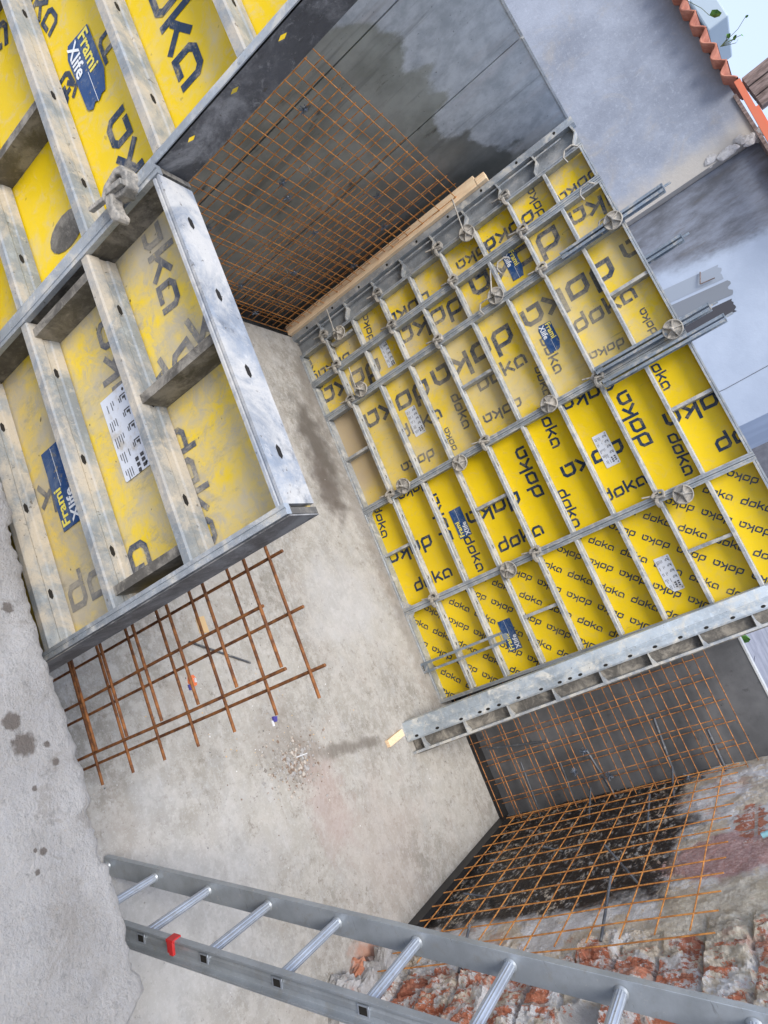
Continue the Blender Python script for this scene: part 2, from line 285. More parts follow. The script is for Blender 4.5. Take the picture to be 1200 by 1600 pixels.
# aluminium
def alu(nm, base, r):
    q = NT(nm); c = q.mix(q.rng(q.noise(6, 8, .7), .3, .7), tuple(v*.72 for v in base), base)
    c = q.mix(q.rng(q.noise(20, 8, .75), .52, .66, 0, .5), c, (.36, .35, .33)); c = q.mix(q.rng(q.noise(45, 8, .8), .60, .68, 0, .7), c, (.66, .64, .60)); c = q.mix(q.rng(q.noise(60, 5, .7, stretch=(.2, 1, 2)), .62, .7, 0, .5), c, (.16, .16, .17))
    q.bump(q.noise(50, 4, .6), .06, .001); return q.done(c, r, .55)
M['alu'] = alu('weathered aluminium', (.50, .54, .58), .45)
M['alu_rung'] = alu('rung aluminium', (.55, .60, .68), .3)
M['red'] = NT('red plastic').done((.52, .03, .03), .35)
M['orange'] = NT('orange wrapper').done((.75, .18, .06), .5); M['blue'] = NT('blue plastic').done((.02, .06, .35), .35); M['purple'] = NT('purple wrapper').done((.07, .06, .30), .5)
M['whitebit'] = NT('white scrap').done((.75, .75, .76), .6)
q = NT('rubble crumbs'); c = q.mix(q.rng(q.noise(35, 2, .5), .4, .6), (.22, .16, .12), (.52, .47, .42)); M['rubble'] = q.done(c, .95)
M['kraft'] = NT('chipboard scrap').done((.60, .42, .22), .8)

# ------------------------------------------------------------------ mesh builder
class MB:
    def __init__(s): s.v = []; s.f = []; s.mi = []; s.mats = []; s.sm = []
    def mat(s, m):
        if m not in s.mats: s.mats.append(m)
        return s.mats.index(m)
    def add(s, vs, fs, m='galv', smooth=False):
        b = len(s.v); s.v += [tuple(v) for v in vs]; i = s.mat(m)
        for f in fs: s.f.append([b+k for k in f]); s.mi.append(i); s.sm.append(smooth)
    def box(s, a, b, m='galv', M4=None):
        x0, y0, z0 = a; x1, y1, z1 = b
        vs = [Vector(p) for p in ((x0, y0, z0), (x1, y0, z0), (x1, y1, z0), (x0, y1, z0), (x0, y0, z1), (x1, y0, z1), (x1, y1, z1), (x0, y1, z1))]
        if M4: vs = [M4 @ p for p in vs]
        s.add(vs, [(0, 3, 2, 1), (4, 5, 6, 7), (0, 1, 5, 4), (1, 2, 6, 5), (2, 3, 7, 6), (3, 0, 4, 7)], m)
    def ext(s, pts, ax, a, b, m='galv', M4=None, smooth=False):
        """extrude a closed profile (2-D points in the two other axes, cyclic order) along axis ax from a to b"""
        n = len(pts); vs = []
        for t in (a, b):
            for (p, r) in pts:
                v = {0: (t, p, r), 1: (p, t, r), 2: (p, r, t)}[ax]; v = Vector(v); vs.append(M4 @ v if M4 else v)
        s.add(vs, [list(range(n))[::-1], list(range(n, 2*n))]+[(i, (i+1) % n, n+(i+1) % n, n+i) for i in range(n)], m, smooth)
    def tube(s, p0, p1, r, n=8, m='rust', r2=None, cap=True, smooth=True):
        p0, p1 = Vector(p0), Vector(p1); d = (p1-p0).normalized(); u = d.orthogonal().normalized(); w_ = d.cross(u)
        r2 = r if r2 is None else r2; vs = []
        for p, rr in ((p0, r), (p1, r2)):
            for i in range(n): a = 2*pi*i/n; vs.append(p+(u*cos(a)+w_*sin(a))*rr)
        s.add(vs, [(i, (i+1) % n, n+(i+1) % n, n+i) for i in range(n)], m, smooth)
        if cap: s.add(vs, [list(range(n))[::-1], list(range(n, 2*n))], m)
    def path(s, pts, r, n=8, m='wire'):
        for a, b in zip(pts, pts[1:]): s.tube(a, b, r, n, m)
    def lathe(s, prof, o=(0, 0, 0), n=20, m='cast', axis=1):
        vs = []
        for (r, t) in prof:
            for i in range(n):
                a = 2*pi*i/n; p = (r*cos(a), t, r*sin(a)) if axis == 1 else (r*cos(a), r*sin(a), t)
                vs.append(Vector(p)+Vector(o))
        fs = [(k*n+i, k*n+(i+1) % n, (k+1)*n+(i+1) % n, (k+1)*n+i) for k in range(len(prof)-1) for i in range(n)]
        s.add(vs, fs, m, True)
    def quad2(s, poly, y, m):  # flat polygon in the XZ plane facing -Y
        n = len(poly); a = sum(poly[i][0]*poly[(i+1) % n][1]-poly[(i+1) % n][0]*poly[i][1] for i in range(n))
        if a < 0: poly = poly[::-1]
        s.add([(x, y, z) for x, z in poly], [list(range(n))], m)
    def build(s, name, parent=None, loc=(0, 0, 0), bevel=0, mesh_only=False):
        me = bpy.data.meshes.new(name); me.from_pydata(s.v, [], s.f)
        for mm in s.mats: me.materials.append(M[mm])
        for p, i, sm in zip(me.polygons, s.mi, s.sm): p.material_index = i; p.use_smooth = sm
        me.update()
        o = bpy.data.objects.new(name, me); COL.objects.link(o)
        if parent: o.parent = parent
        o.location = loc
        if bevel:
            b = o.modifiers.new('bevel', 'BEVEL'); b.width = bevel; b.segments = 2; b.limit_method = 'ANGLE'; b.angle_limit = radians(40)
        return o
def tag(o, label=None, cat=None, group=None, kind=None):
    if label: o['label'] = label
    if cat: o['category'] = cat
    if group: o['group'] = group
    if kind: o['kind'] = kind
    return o
def thing(name, label, cat, loc=(0, 0, 0), group=None, rot=None):
    o = bpy.data.objects.new(name, None); COL.objects.link(o); o.location = loc
    if rot: o.rotation_euler = rot
    return tag(o, label, cat, group)
def copy_tree(o, parent=None):
    c = o.copy(); COL.objects.link(c)
    if parent: c.parent = parent
    for ch in [x for x in ALLCH(o)]: copy_tree(ch, c)
    return c
def ALLCH(o): return [x for x in bpy.data.objects if x.parent == o]

# ------------------------------------------------------------------ lettering
def clip(poly, x0, z0, x1, z1):
    for ax, lim, sgn in ((0, x0, 1), (0, x1, -1), (1, z0, 1), (1, z1, -1)):
        out = []
        for i in range(len(poly)):
            a, b = poly[i-1], poly[i]; da, db = (a[ax]-lim)*sgn, (b[ax]-lim)*sgn
            if (da >= 0) != (db >= 0):
                t = da/(da-db); out.append((a[0]+t*(b[0]-a[0]), a[1]+t*(b[1]-a[1])))
            if db >= 0: out.append(b)
        poly = out
        if len(poly) < 3: return []
    return poly
def stroke(pts, wd, closed=False):
    """mitred polyline as convex quads"""
    n = len(pts); L = []; R_ = []
    for i in range(n):
        p = Vector(pts[i])
        a = Vector(pts[i-1]) if (closed or i > 0) else None; b = Vector(pts[(i+1) % n]) if (closed or i < n-1) else None
        d1 = (p-a).normalized() if a else (b-p).normalized(); d2 = (b-p).normalized() if b else d1
        t = (d1+d2).normalized(); nn = Vector((-t.y, t.x)); k = wd/2/max(.45, nn.dot(Vector((-d1.y, d1.x))))
        L.append(p+nn*k); R_.append(p-nn*k)
    m_ = n if closed else n-1
    return [[tuple(L[i]), tuple(R_[i]), tuple(R_[(i+1) % n]), tuple(L[(i+1) % n])] for i in range(m_)]
W = .245
GL = {'d': (stroke([(1.0, 1.42), (1.0, .28), (.84, .1), (.1, .1), (.1, .7), (.3, .9), (.9, .9)], W), 1.34),
      'o': (stroke([(.1, .1), (.84, .1), (1.0, .28), (1.0, .9), (.28, .9), (.1, .72)], W, True), 1.34),
      'k': (stroke([(.1, 0), (.1, 1.42)], W)+stroke([(.2, .42), (.55, .66), (1.0, 1.0)], W)+stroke([(.5, .62), (1.05, .0)], W), 1.26),
      'a': (stroke([(1.0, 0), (1.0, .72), (.82, .9), (.28, .9), (.1, .72), (.1, .1), (.72, .1)], W), 1.1)}
WL = 1.34*2+1.26+1.1
def word(p0, p1, y, m, rect, mb):
    p0, p1 = Vector(p0), Vector(p1); d = p1-p0; h = d.length/WL; d.normalize(); u = Vector((-d.y, d.x)); x = 0
    for ch in 'doka':
        st, adv = GL[ch]
        for qd in st:
            pl_ = [tuple(p0+d*((x+a)*h)+u*(b*h)) for a, b in qd]; pl_ = clip(pl_, *rect)
            if pl_: mb.quad2(pl_, y, m)
        x += adv
def text_mesh(txt, size, m, mb, org, d, y, bold=.0):
    """outlines of Blender's built-in font laid on the XZ plane"""
    cu = bpy.data.curves.new('t', 'FONT'); cu.body = txt; cu.size = size; cu.offset = bold; cu.resolution_u = 2
    ob = bpy.data.objects.new('t', cu); COL.objects.link(ob); dg = bpy.context.evaluated_depsgraph_get(); dg.update()
    me = ob.evaluated_get(dg).to_mesh(); d = Vector(d).normalized(); u = Vector((-d.y, d.x)); o = Vector(org)
    vs = []
    for v in me.vertices:
        p = o+d*v.co.x+u*v.co.y; vs.append((p.x, y, p.y))
    mb.add(vs, [list(p.vertices) for p in me.polygons], m)
    ob.to_mesh_clear(); bpy.data.objects.remove(ob)
FARW = [[0.01,2.42,0.265,2.421],[0.537,2.222,0.135,2.226],[0.538,2.313,0.824,2.295],[0.419,2.796,0.398,2.344],[0.776,2.538,0.773,2.932],[0.411,2.045,0.401,1.60],[0.017,2.172,-0.017,1.806],[0.766,1.773,0.762,2.08],[-0.054,1.634,0.259,1.613],[0.524,1.419,0.135,1.432],[0.547,1.506,0.834,1.499],[0.771,0.935,0.778,1.298],[0.413,1.245,0.385,0.798],[-0.092,0.956,-0.283,0.958],[-0.486,1.08,-0.199,1.068],[-0.198,1.559,-0.216,1.245],[0.523,0.624,0.135,0.645],[-0.198,0.768,-0.214,0.453],[-0.019,0.064,0.255,0.035],[0.404,0.445,0.391,0.017],[0.77,0.14,0.776,0.495],[0.551,0.7,0.834,0.699],[-0.004,0.605,-0.017,0.324],[-1.163,2.303,-1.196,1.589],[-0.733,1.713,-0.749,1.009],[-0.736,2.508,-0.748,1.823],[-0.741,3.171,-0.759,2.597],[-0.383,2.11,-0.379,2.551],[-0.104,2.557,-0.295,2.556],[-0.192,2.354,-0.216,2.118],[-0.491,1.864,-0.207,1.856],[-0.389,1.311,-0.392,1.722],[-0.329,1.744,-0.1,1.718],[-0.724,0.953,-0.755,0.308],[-0.385,0.562,-0.376,0.954],[-1.264,0.683,-1.497,0.72],[-1.335,1.268,-1.362,0.855],[-1.143,1.481,-1.194,0.895],[-1.109,0.643,-1.167,0.011],[-1.27,2.288,-1.517,2.298],[-1.336,2.7,-1.329,2.403],[-1.112,2.913,-1.171,2.413],[-1.367,2.216,-1.382,1.812],[-1.377,1.895,-1.382,1.561],[-1.184,0.058,-1.488,0.043],[-1.313,0.421,-1.338,0.072]]
NEARW = [[-0.503,2.088,-0.122,2.075],[0.125,1.906,-0.244,1.909],[-0.442,1.959,-0.447,1.702],[-0.387,1.518,-0.422,1.794],[-0.035,1.832,0.275,1.807],[0.486,1.628,0.166,1.651],[0.522,1.693,0.799,1.683],[0.46,1.707,0.381,2.03],[0.756,1.183,0.763,1.519],[0.427,1.421,0.392,1.106],[-0.869,1.704,-0.601,1.764],[-0.87,1.278,-0.731,1.615]]

# ------------------------------------------------------------------ formwork panels
DEPTH = .092
def rib_prof(h=.024, d=.076):
    return [(0, 0), (0, h-.004), (.004, h), (.030, h), (.034, h-.003), (.050, h-.003), (.054, h), (d, h), (d, 0)]
def hexhole(mb, cx, cy, z, r, ax='x', m='black'):
    """keyhole-like dark opening lying on a +Z face"""
    k = [(-1.5, 0), (-.8, -.55), (.8, -.55), (1.5, 0), (.8, .55), (-.8, .55)]
    vs = [(cx+a*r, cy+b*r, z+.0006) for a, b in k]; mb.add(vs, [list(range(6))], m)
def panel(name, label, cat, x0, z0, w_, h, y0, plymat, inkmat, ribs, struts=(), words=(), mats=('galv', 'galv_rib'), sw=.028, group=None, sheet='ply', holes=True, toprail=None, near=False):
    t = thing(name, label, cat, (x0, y0, z0), group)
    g, r_ = mats
    # face sheet with its print
    mb = MB(); mb.box((sw*.5, .080, sw*.5), (w_-sw*.5, DEPTH-.002, h-sw*.5), plymat)
    rect = (x0+.02, z0+.02, x0+w_-.02, z0+h-.02)
    for wi, wd in enumerate(words):
        tmp = MB(); word(wd[:2], wd[2:], 0, inkmat, rect, tmp)
        for fi, f in enumerate(tmp.f): mb.add([(tmp.v[i][0]-x0, .0790-.00004*(fi % 7)-.00025*(wi % 3), tmp.v[i][2]-z0) for i in f], [list(range(len(f)))], inkmat)
    mb.build('face_sheet', t)
    # edge frame
    for nm, xa, xb in (('stile', 0, sw), ('stile', w_-sw, w_)):
        mb = MB()
        mid = (xa+xb)/2
        mb.ext([(xa+.001, .0), (mid-.004, .0), (mid-.003, .005), (mid+.003, .005), (mid+.004, .0), (xb-.001, .0), (xb-.001, .010), (xb-.008 if xa == 0 else xb-.001, .016), (xb-.008 if xa == 0 else xb-.001, .0915), (xa+.001 if xa == 0 else xa+.008, .0915), (xa+.001 if xa == 0 else xa+.008, .016), (xa+.001, .010)], 2, 0, h, 'steel_mud' if near else g)
        if near:
            mb2 = MB(); mb2.ext([(xa-.0005, -.0035), (mid-.003, -.0035), (mid-.002, -.001), (mid+.002, -.001), (mid+.003, -.0035), (xb-.0005, -.0035), (xb-.0005, .011), (xa-.0005, .011)], 2, -.001, h+.001, 'galv'); st_ = mb.build(nm, t); mb2.build('stile_lip', st_)
        else: mb.build(nm, t)
    mb = MB()
    for za, zb in ((0, sw), (h-sw, h)):
        mb = MB(); mb.ext([(0.0, za+.001), (.0, (za+zb)/2-.003), (.004, (za+zb)/2), (0, (za+zb)/2+.003), (.0, zb-.001), (.0913, zb-.001), (.0913, za+.001)], 0, sw, w_-sw, (toprail or g) if za else g)
        if holes and near and za:
            for k in range(4): hexhole(mb, w_*(.16+.225*k), .045, zb-.001, .011)
        mb.build('rail', t)
    for rz in ribs:
        mb = MB(); mb.ext([(a, b+rz-z0) for a, b in rib_prof()], 0, sw, w_-sw, r_)
        if holes:
            for k in range(3 if w_ > .5 else 1): hexhole(mb, w_*(.2+.3*k if w_ > .5 else .5), .042, rz-z0+.021, .010 if near else .012)
        mb.build('cross_rib', t)
    for sx, za, zb in struts:
        mb = MB(); mb.ext([(sx-x0-.011, .012), (sx-x0+.011, .012), (sx-x0+.011, .0795), (sx-x0-.011, .0795)], 2, za-z0, zb-z0, 'steel_mud' if near else r_)
        mb.build('strut', t)
    return t
def sticker(t, x0, z0, sx, sz, y, up=True, wd=.105, ln=.235, half=.5, torn=0):
    """blue label; text runs along +X (up) or reads the other way"""
    mb = MB(); ox, oz = sx-x0, sz-z0
    if torn:
        rng_ = random.Random(torn); pts = [(ox, oz+wd*.15), (ox+.03, oz), (ox+ln*.9, oz+.005)]
        for k in range(6): pts.append((ox+ln*(.92+.06*rng_.random()), oz+wd*(.1+.14*k)))
        pts += [(ox+ln*.7, oz+wd), (ox+.01, oz+wd*.98)]
        mb.quad2(pts, y-.0006, 'sticker')
    else: mb.box((ox, y-.0012, oz), (ox+ln, y-.0002, oz+wd), 'sticker')
    yy = y-.0018
    s_ = wd*.52
    if up:  # letters occupy the right half, read along -X? no: along +X from the left
        text_mesh('Frami', s_, 'sticker_yel', mb, (ox+ln-.008, oz+wd*.86-.0), (-1, 0), yy, .0012) if False else None
    if up == 'rev':
        text_mesh('Frami', s_, 'sticker_yel', mb, (ox+ln-.008, oz+wd*.42), (-1, 0), yy, .0012)
        text_mesh('Xlife', s_, 'sticker_white', mb, (ox+ln-.008, oz+wd*.93), (-1, 0), yy, .0012)
        mb.box((ox+.004, yy-.0003, oz+wd*.49), (ox+ln*.5, yy, oz+wd*.505), 'sticker_white')
    else:
        text_mesh('Frami', s_, 'sticker_yel', mb, (ox+.010, oz+wd*.57), (1, 0), yy, .0012)
        text_mesh('Xlife', s_, 'sticker_white', mb, (ox+.010, oz+wd*.10), (1, 0), yy, .0012)
        mb.box((ox+ln*.55, yy-.0003, oz+wd*.49), (ox+ln-.006, yy, oz+wd*.505), 'sticker_white')
    return mb.build('sticker', t)
def plate(t, x0, z0, sx, sz, y, wd=.10, ln=.24, rounded=False, seed=1):
    mb = MB(); ox, oz = sx-x0, sz-z0; r = random.Random(seed)
    pts = [(ox, oz), (ox+ln-(.05 if rounded else .004), oz), (ox+ln, oz+(.03 if rounded else .004)), (ox+ln, oz+wd-.004), (ox+ln-.004, oz+wd), (ox+.004, oz+wd), (ox, oz+wd-.004)]
    mb.quad2(pts, y-.0008, 'plate')
    yy = y-.0014; k = wd/.10
    def mark(a, b, c_, d_): mb.add([(ox+a, yy, oz+c_), (ox+b, yy, oz+c_), (ox+b, yy, oz+d_), (ox+a, yy, oz+d_)], [(0, 1, 2, 3)], 'plate_ink')
    for i, px in enumerate((.022, .060, .098, .140)):  # pictograms: frames with a figure in them
        a = px; zb = wd*.70
        mark(a, a+.016, zb, zb+.003); mark(a, a+.003, zb, zb+.022); mark(a+.006, a+.012, zb+.008, zb+.020); mark(a+.012, a+.020, zb+.016, zb+.019); mark(a+.004, a+.016, zb-.006, zb-.003)
    for i in range(3): mark(.180+.014*i, .190+.014*i, wd*.55, wd*.55+.010+.004*r.random()); mark(.178+.013*i, .187+.013*i, wd*.75, wd*.75+.013)
    for col in range(5):
        for row in range(5):
            if r.random() < .8: a = .02+.043*col; mark(a, a+.012+.018*r.random(), .010+.008*row, .0125+.008*row)
    mb.lathe([(.004, yy), (.0, yy)], (ox+.012, 0, oz+wd*.88), 10, 'plate_ink'); mb.lathe([(.004, yy), (.0, yy)], (ox+ln-.012, 0, oz+wd*.88), 10, 'plate_ink')
    return mb.build('instruction_plate', t)

G_FAR = 'formwork panels of the far wall'
ribs9 = [.3*k-.012 for k in range(1, 9)]
P1 = panel('wall_formwork', 'narrow dusty yellow formwork panel, leftmost in the far wall, beside the grey filler strip', 'formwork panel', -1.512, 0, .30, 2.7, 0, 'ply_mixed', 'ink_mixed', ribs9, [(-1.42, .33, .57)], FARW, group=G_FAR)
P2 = panel('wall_formwork', 'second narrow yellow formwork panel, with a torn blue sticker and white plate', 'formwork panel', -1.210, 0, .328, 2.7, 0, 'ply_mixed', 'ink_mixed', ribs9, [], FARW, group=G_FAR)
P3 = panel('wall_formwork', 'wide pale dust covered formwork panel of the far wall with a chipped blue sticker', 'formwork panel', -.880, 0, .878, 2.7, 0, 'ply_dusty', 'ink_dusty', ribs9, [(-.47, .03, .29), (-.47, 1.215, 1.485), (-.47, 2.415, 2.67)], FARW, group=G_FAR)
P4 = panel('wall_formwork', 'cleanest bright yellow wide formwork panel with large print, middle of the far wall', 'formwork panel', 0, 0, .889, 2.7, 0, 'ply_clean', 'ink_clean', ribs9, [(.41, .03, .29), (.41, .915, 1.185), (.41, 2.415, 2.67)], FARW, group=G_FAR)
DIAG = []
for i in range(-24, 26):
    for j in range(-14, 16):
        # two lattices of words running diagonally, upright rows and upside-down rows
        ux, uz = .158, .160
        ax, az = 1.118+i*ux+j*.158*1.0, 1.317+i*uz-j*.235*1.0+ (0)
        if -.2+.7 < ax < 1.9 and -.3 < az < 2.9: DIAG.append([ax, az, ax+.122, az+.125])
        bx, bz = 1.34+i*ux+j*.158, 1.40+i*uz-j*.235
        if .6 < bx < 2.0 and -.2 < bz < 3.0: DIAG.append([bx, bz, bx-.124, bz-.126])
P5 = panel('wall_formwork', 'yellow formwork panel with small diagonal print, rightmost wide panel of the far wall', 'formwork panel', .891, 0, .752, 2.7, 0, 'ply_print', 'ink_print', ribs9, [(1.27, .915, 1.185), (1.27, 2.115, 2.385)], DIAG, group=G_FAR)
sticker(P4, 0, 0, .315, .677, .0778, up='rev'); sticker(P5, .891, 0, 1.233, .68, .0778, up='rev')
sticker(P3, -.88, 0, -.58, 1.885, .0778, up=True, torn=3)
sticker(P2, -1.21, 0, -1.205, 1.885, .0778, up=True, torn=5)
plate(P4, 0, 0, .318, 1.885, .0778, seed=1); plate(P5, .891, 0, 1.236, 1.888, .0778, rounded=True, seed=2)
plate(P3, -.88, 0, -.585, .677, .0778, seed=3); plate(P2, -1.21, 0, -1.19, .70, .0778, wd=.075, ln=.215, seed=4)
# corner angles inside the panels' lower corners
for P, cx, cz, sx in ((P4, .028, .03, 1), (P4, .861, .03, -1), (P5, .028, .03, 1)):
    mb = MB(); mb.ext([(cx, cz), (cx+sx*.06, cz), (cx, cz+.06)] if sx > 0 else [(cx, cz), (cx, cz+.06), (cx+sx*.06, cz)], 1, .006, .012, 'galv_rib'); mb.build('corner_gusset', P)
# grey filler strip between plank and first yellow panel
t = thing('filler_formwork', 'grey steel filler strip with perforated edge rail beside the pale timber batten', 'formwork panel', (-1.715, 0, 0), G_FAR)
mb = MB(); mb.box((.03, .060, 0), (.2, .070, 2.7), 'grey_sheet'); mb.build('back_sheet', t)
mb = MB(); mb.ext([(0, 0), (.052, 0), (.052, .07), (.046, .07), (.046, .01), (0, .01)], 2, 0, 2.72, 'galv'); mb.build('edge_rail', t)
for k in range(9):
    mb = MB(); z = .28+.3*k-.1; vs = [(.026+.018*cos(a)*.7, -.0008, z+.018*sin(a)*.6) for a in [i*pi/3 for i in range(6)]]; mb.add(vs, [list(range(6))], 'black'); mb.build('rail_hole', t)
for k in range(9):
    mb = MB(); z = .28+.3*k; mb.ext([(0.052, z), (.11, z+.012), (.17, z-.03), (.2, z-.03), (.2, z-.024), (.17, z-.02), (.11, z+.022), (.052, z+.014)], 1, .004, .06, 'galv_rib'); mb.build('cross_rib', t)
mb = MB(); mb.tube((.08, .02, 0.05), (.08, .02, 2.6), .007, 8, 'galv'); mb.build('rod', t)

# timber batten
t = thing('timber_batten', 'long pale timber batten standing upright in the corner of the far wall', 'timber', (-1.745, -.01, 0))
mb = MB(); mb.box((-.062, -.03, -.0), (.028, .025, 1.98), 'wood'); mb.build('batten', t, bevel=.003)
mb = MB(); mb.box((-.030, -.034, 1.981), (.028, .021, 2.06), 'wood'); mb.build('end_block', t, bevel=.003)

# leaning spare panel at the right end of the far wall
ang = math.atan2(.60, 2.46)
t = thing('spare_formwork', 'narrow galvanised panel full of holes leaning at the right end of the far wall', 'formwork panel', (1.652, -.60, 0), rot=(-ang, 0, 0))
mb = MB(); mb.ext([(-.040, .05), (-.034, .012), (.030, .0), (.034, .003), (.060, -.012), (.085, -.012), (.097, -.006), (.097, .05)], 2, 0, 2.86, 'rail_end')
for sx in (0,): pass
mb.build('holed_rail', t, bevel=.002)
for k, z in enumerate((.08, .24, .42, .56, .62, .70, .84, 1.0, 1.13, 1.20, 1.27, 1.44, 1.60, 1.76, 1.92, 2.08, 2.24, 2.42, 2.58)):
    mb = MB(); mb.add([(.074+.009*cos(a), -.0128, z+.015*sin(a)) for a in [i*pi/4 for i in range(8)]], [list(range(8))], 'black'); mb.build('rail_hole', t)
mb = MB(); mb.box((.094, .05, .02), (.20, .056, 2.8), 'steel_mud'); mb.build('back_sheet', t)
mb = MB(); mb.ext([(.170, .0), (.186, .0), (.186, .05), (.170, .05)], 2, 0, 2.8, 'galv_rib'); mb.build('edge_rail', t)
for k in range(9):
    z = .10+.32*k; mb = MB(); mb.ext([(.097, z), (.170, z), (.170, z+.03), (.135, z+.012), (.097, z+.008)], 1, .002, .048, 'galv_rib'); mb.build('cross_rib', t)

# ------------------------------------------------------------------ near formwork
YF = -3.58
G_N = 'formwork panels of the near wall'
NL = panel('foreground_formwork', 'low grubby yellow foreground formwork panel with galvanised ribs, white plate and blue sticker', 'formwork panel', .052, 1.2-.55, .805, 1.345, YF, 'ply_grubby', 'ink_grubby', [.88, 1.15, 1.425, 1.70],
           [(.455, 1.724, 1.967), (.105, 1.449, 1.70), (.795, 1.449, 1.70)], NEARW[4:10], mats=('galv_near', 'galv_near'), sw=.022, group=G_N, toprail='galv_skylit', near=True)
sticker(NL, .052, .65, .334, 1.244, .0778, up='rev', wd=.088, ln=.224)
plate(NL, .052, .65, .337, 1.522, .0778, wd=.10, ln=.218, seed=9)
NT_ = panel('foreground_formwork', 'tall bright yellow formwork panel at the upper left with large print and torn blue sticker', 'formwork panel', -.85, .30, .90, 2.7, YF, 'ply_tall', 'ink_tall', [.56, .85, 1.14, 1.43, 1.725, 2.0, 2.265, 2.54],
            [(-.385, 1.454, 1.725), (-.62, 2.29, 2.54)], NEARW[:4]+NEARW[10:], mats=('galv_near', 'galv_near'), sw=.022, group=G_N, near=True)
sticker(NT_, -.85, .30, -.52, 1.797, .0778, up=True, wd=.1, ln=.215, torn=8)
NF = panel('foreground_formwork', 'formwork panel at the far left edge of the picture, beyond the tall one', 'formwork panel', -1.752, .30, .90, 2.7, YF, 'ply_tall', 'ink_tall', [.56, .85, 1.14, 1.43, 1.725, 2.0, 2.265, 2.54], [(-1.3, 1.45, 1.725)], NEARW, mats=('galv_near', 'galv_near'), sw=.022, group=G_N, near=True)
WEBZ = (.25, .55, .85, .965, 1.10, 1.23, 1.37, 1.505, 1.645, 1.785, 1.92, 2.055, 2.19, 2.33)
# replace the tall panel's free side by a thin blackened web with true openings
def holed_web(x, y0, y1, z0, z1, holes, m, r=.0085):
    bm = bmesh.new(); ed = []
    def loop(pts):
        vs = [bm.verts.new(p) for p in pts]; n = len(vs); return [bm.edges.new((vs[i], vs[(i+1) % n])) for i in range(n)]
    ed += loop([(x, y0, z0), (x, y1, z0), (x, y1, z1), (x, y0, z1)])
    for hy, hz in holes:
        k = [(0, -1.6), (.4, -.8), (.75, 0), (.4, .8), (0, 1.6), (-.4, .8), (-.75, 0), (-.4, -.8)]
        ed += loop([(x, hy+a*r, hz+b*r) for a, b in k])
    bmesh.ops.triangle_fill(bm, edges=ed, use_beauty=True)
    for f in bm.faces:
        f.normal_update()
        if f.normal.x < 0: f.normal_flip()
    me = bpy.data.meshes.new('side_web'); bm.to_mesh(me); bm.free(); me.materials.append(M[m]); return me
for ch in ALLCH(NT_):
    if ch.name.startswith('stile') and max(v.co.x for v in ch.data.vertices) > .85:
        for c2 in ALLCH(ch): bpy.data.objects.remove(c2)
        bpy.data.objects.remove(ch)
me = holed_web(.899, .002, .090, 0, 2.7, [(.026, z) for z in WEBZ], 'steel_dark')
o = bpy.data.objects.new('side_web', me); COL.objects.link(o); o.parent = NT_
sl = o.modifiers.new('thickness', 'SOLIDIFY'); sl.thickness = .003; sl.offset = -1
mb = MB(); mb.ext([(.880, -.001), (.899, -.001), (.899, .006), (.880, .006)], 2, 0, 2.7, 'galv'); mb.build('front_lip', NT_)
# lower panel: dark right-hand web
mb = MB(); mb.box((.8052, .004, 0), (.8082, .0915, 1.345), 'steel_dark'); mb.build('side_web', NL)
# near clamp
def clamp_parts(t, s=1., m='cast'):
    mb = MB()
    # U bracket hooked over the left stile, seen from the front
    o = [(-.065, .035), (-.055, .062), (-.030, .070), (.010, .056), (.016, .030), (-.004, -.030), (-.030, -.042), (-.052, -.020)]
    i = [(-.046, .030), (-.040, .044), (-.026, .048), (-.006, .040), (-.004, .026), (-.016, -.010), (-.028, -.016), (-.038, -.006)]
    n = len(o)
    vs = [(a*s, -.030*s, b*s) for a, b in o]+[(a*s, -.030*s, b*s) for a, b in i]+[(a*s, .012*s, b*s) for a, b in o]+[(a*s, .012*s, b*s) for a, b in i]
    fs = []
    for k in range(n):
        j = (k+1) % n; fs += [(k, n+k, n+j, j), (2*n+k, 2*n+j, 3*n+j, 3*n+k), (k, j, 2*n+j, 2*n+k), (n+k, 3*n+k, 3*n+j, n+j)]
    mb.add(vs, fs, m); mb.build('bracket', t, bevel=.004*s)
    mb = MB()  # crescent jaw on the right
    pts = [(.030+.046*cos(a), -.004+.022*sin(a)) for a in [pi-.2+i*(pi+.9)/12 for i in range(13)]]+[(.045, .002), (.02, .0), (-.004, .012)]
    mb.ext([(a*s, b*s) for a, b in pts], 1, -.042*s, -.004*s, m); mb.build('jaw', t, bevel=.005*s)
    mb = MB(); Mx = Matrix.Rotation(radians(12), 4, 'Y')
    mb.box((-.034*s, -.020*s, -.115*s), (-.022*s, -.004*s, .01*s), m, Mx); mb.box((-.020*s, -.046*s, -.010*s), (-.004*s, -.03*s, .055*s), m, Mx); mb.build('wedge', t, bevel=.002*s)
CL = thing('formwork_clamp', 'large cement splashed clamp holding the two foreground panels together', 'clamp', (.062, YF-.008, 1.885))
clamp_parts(CL, .82)
mb = MB(); mb.quad2([(.73+.045*cos(a), 1.30+.075*sin(a)) for a in [i*pi/8 for i in range(16)]], .0782, 'steel_mud'); mb.build('bare_patch', NT_)
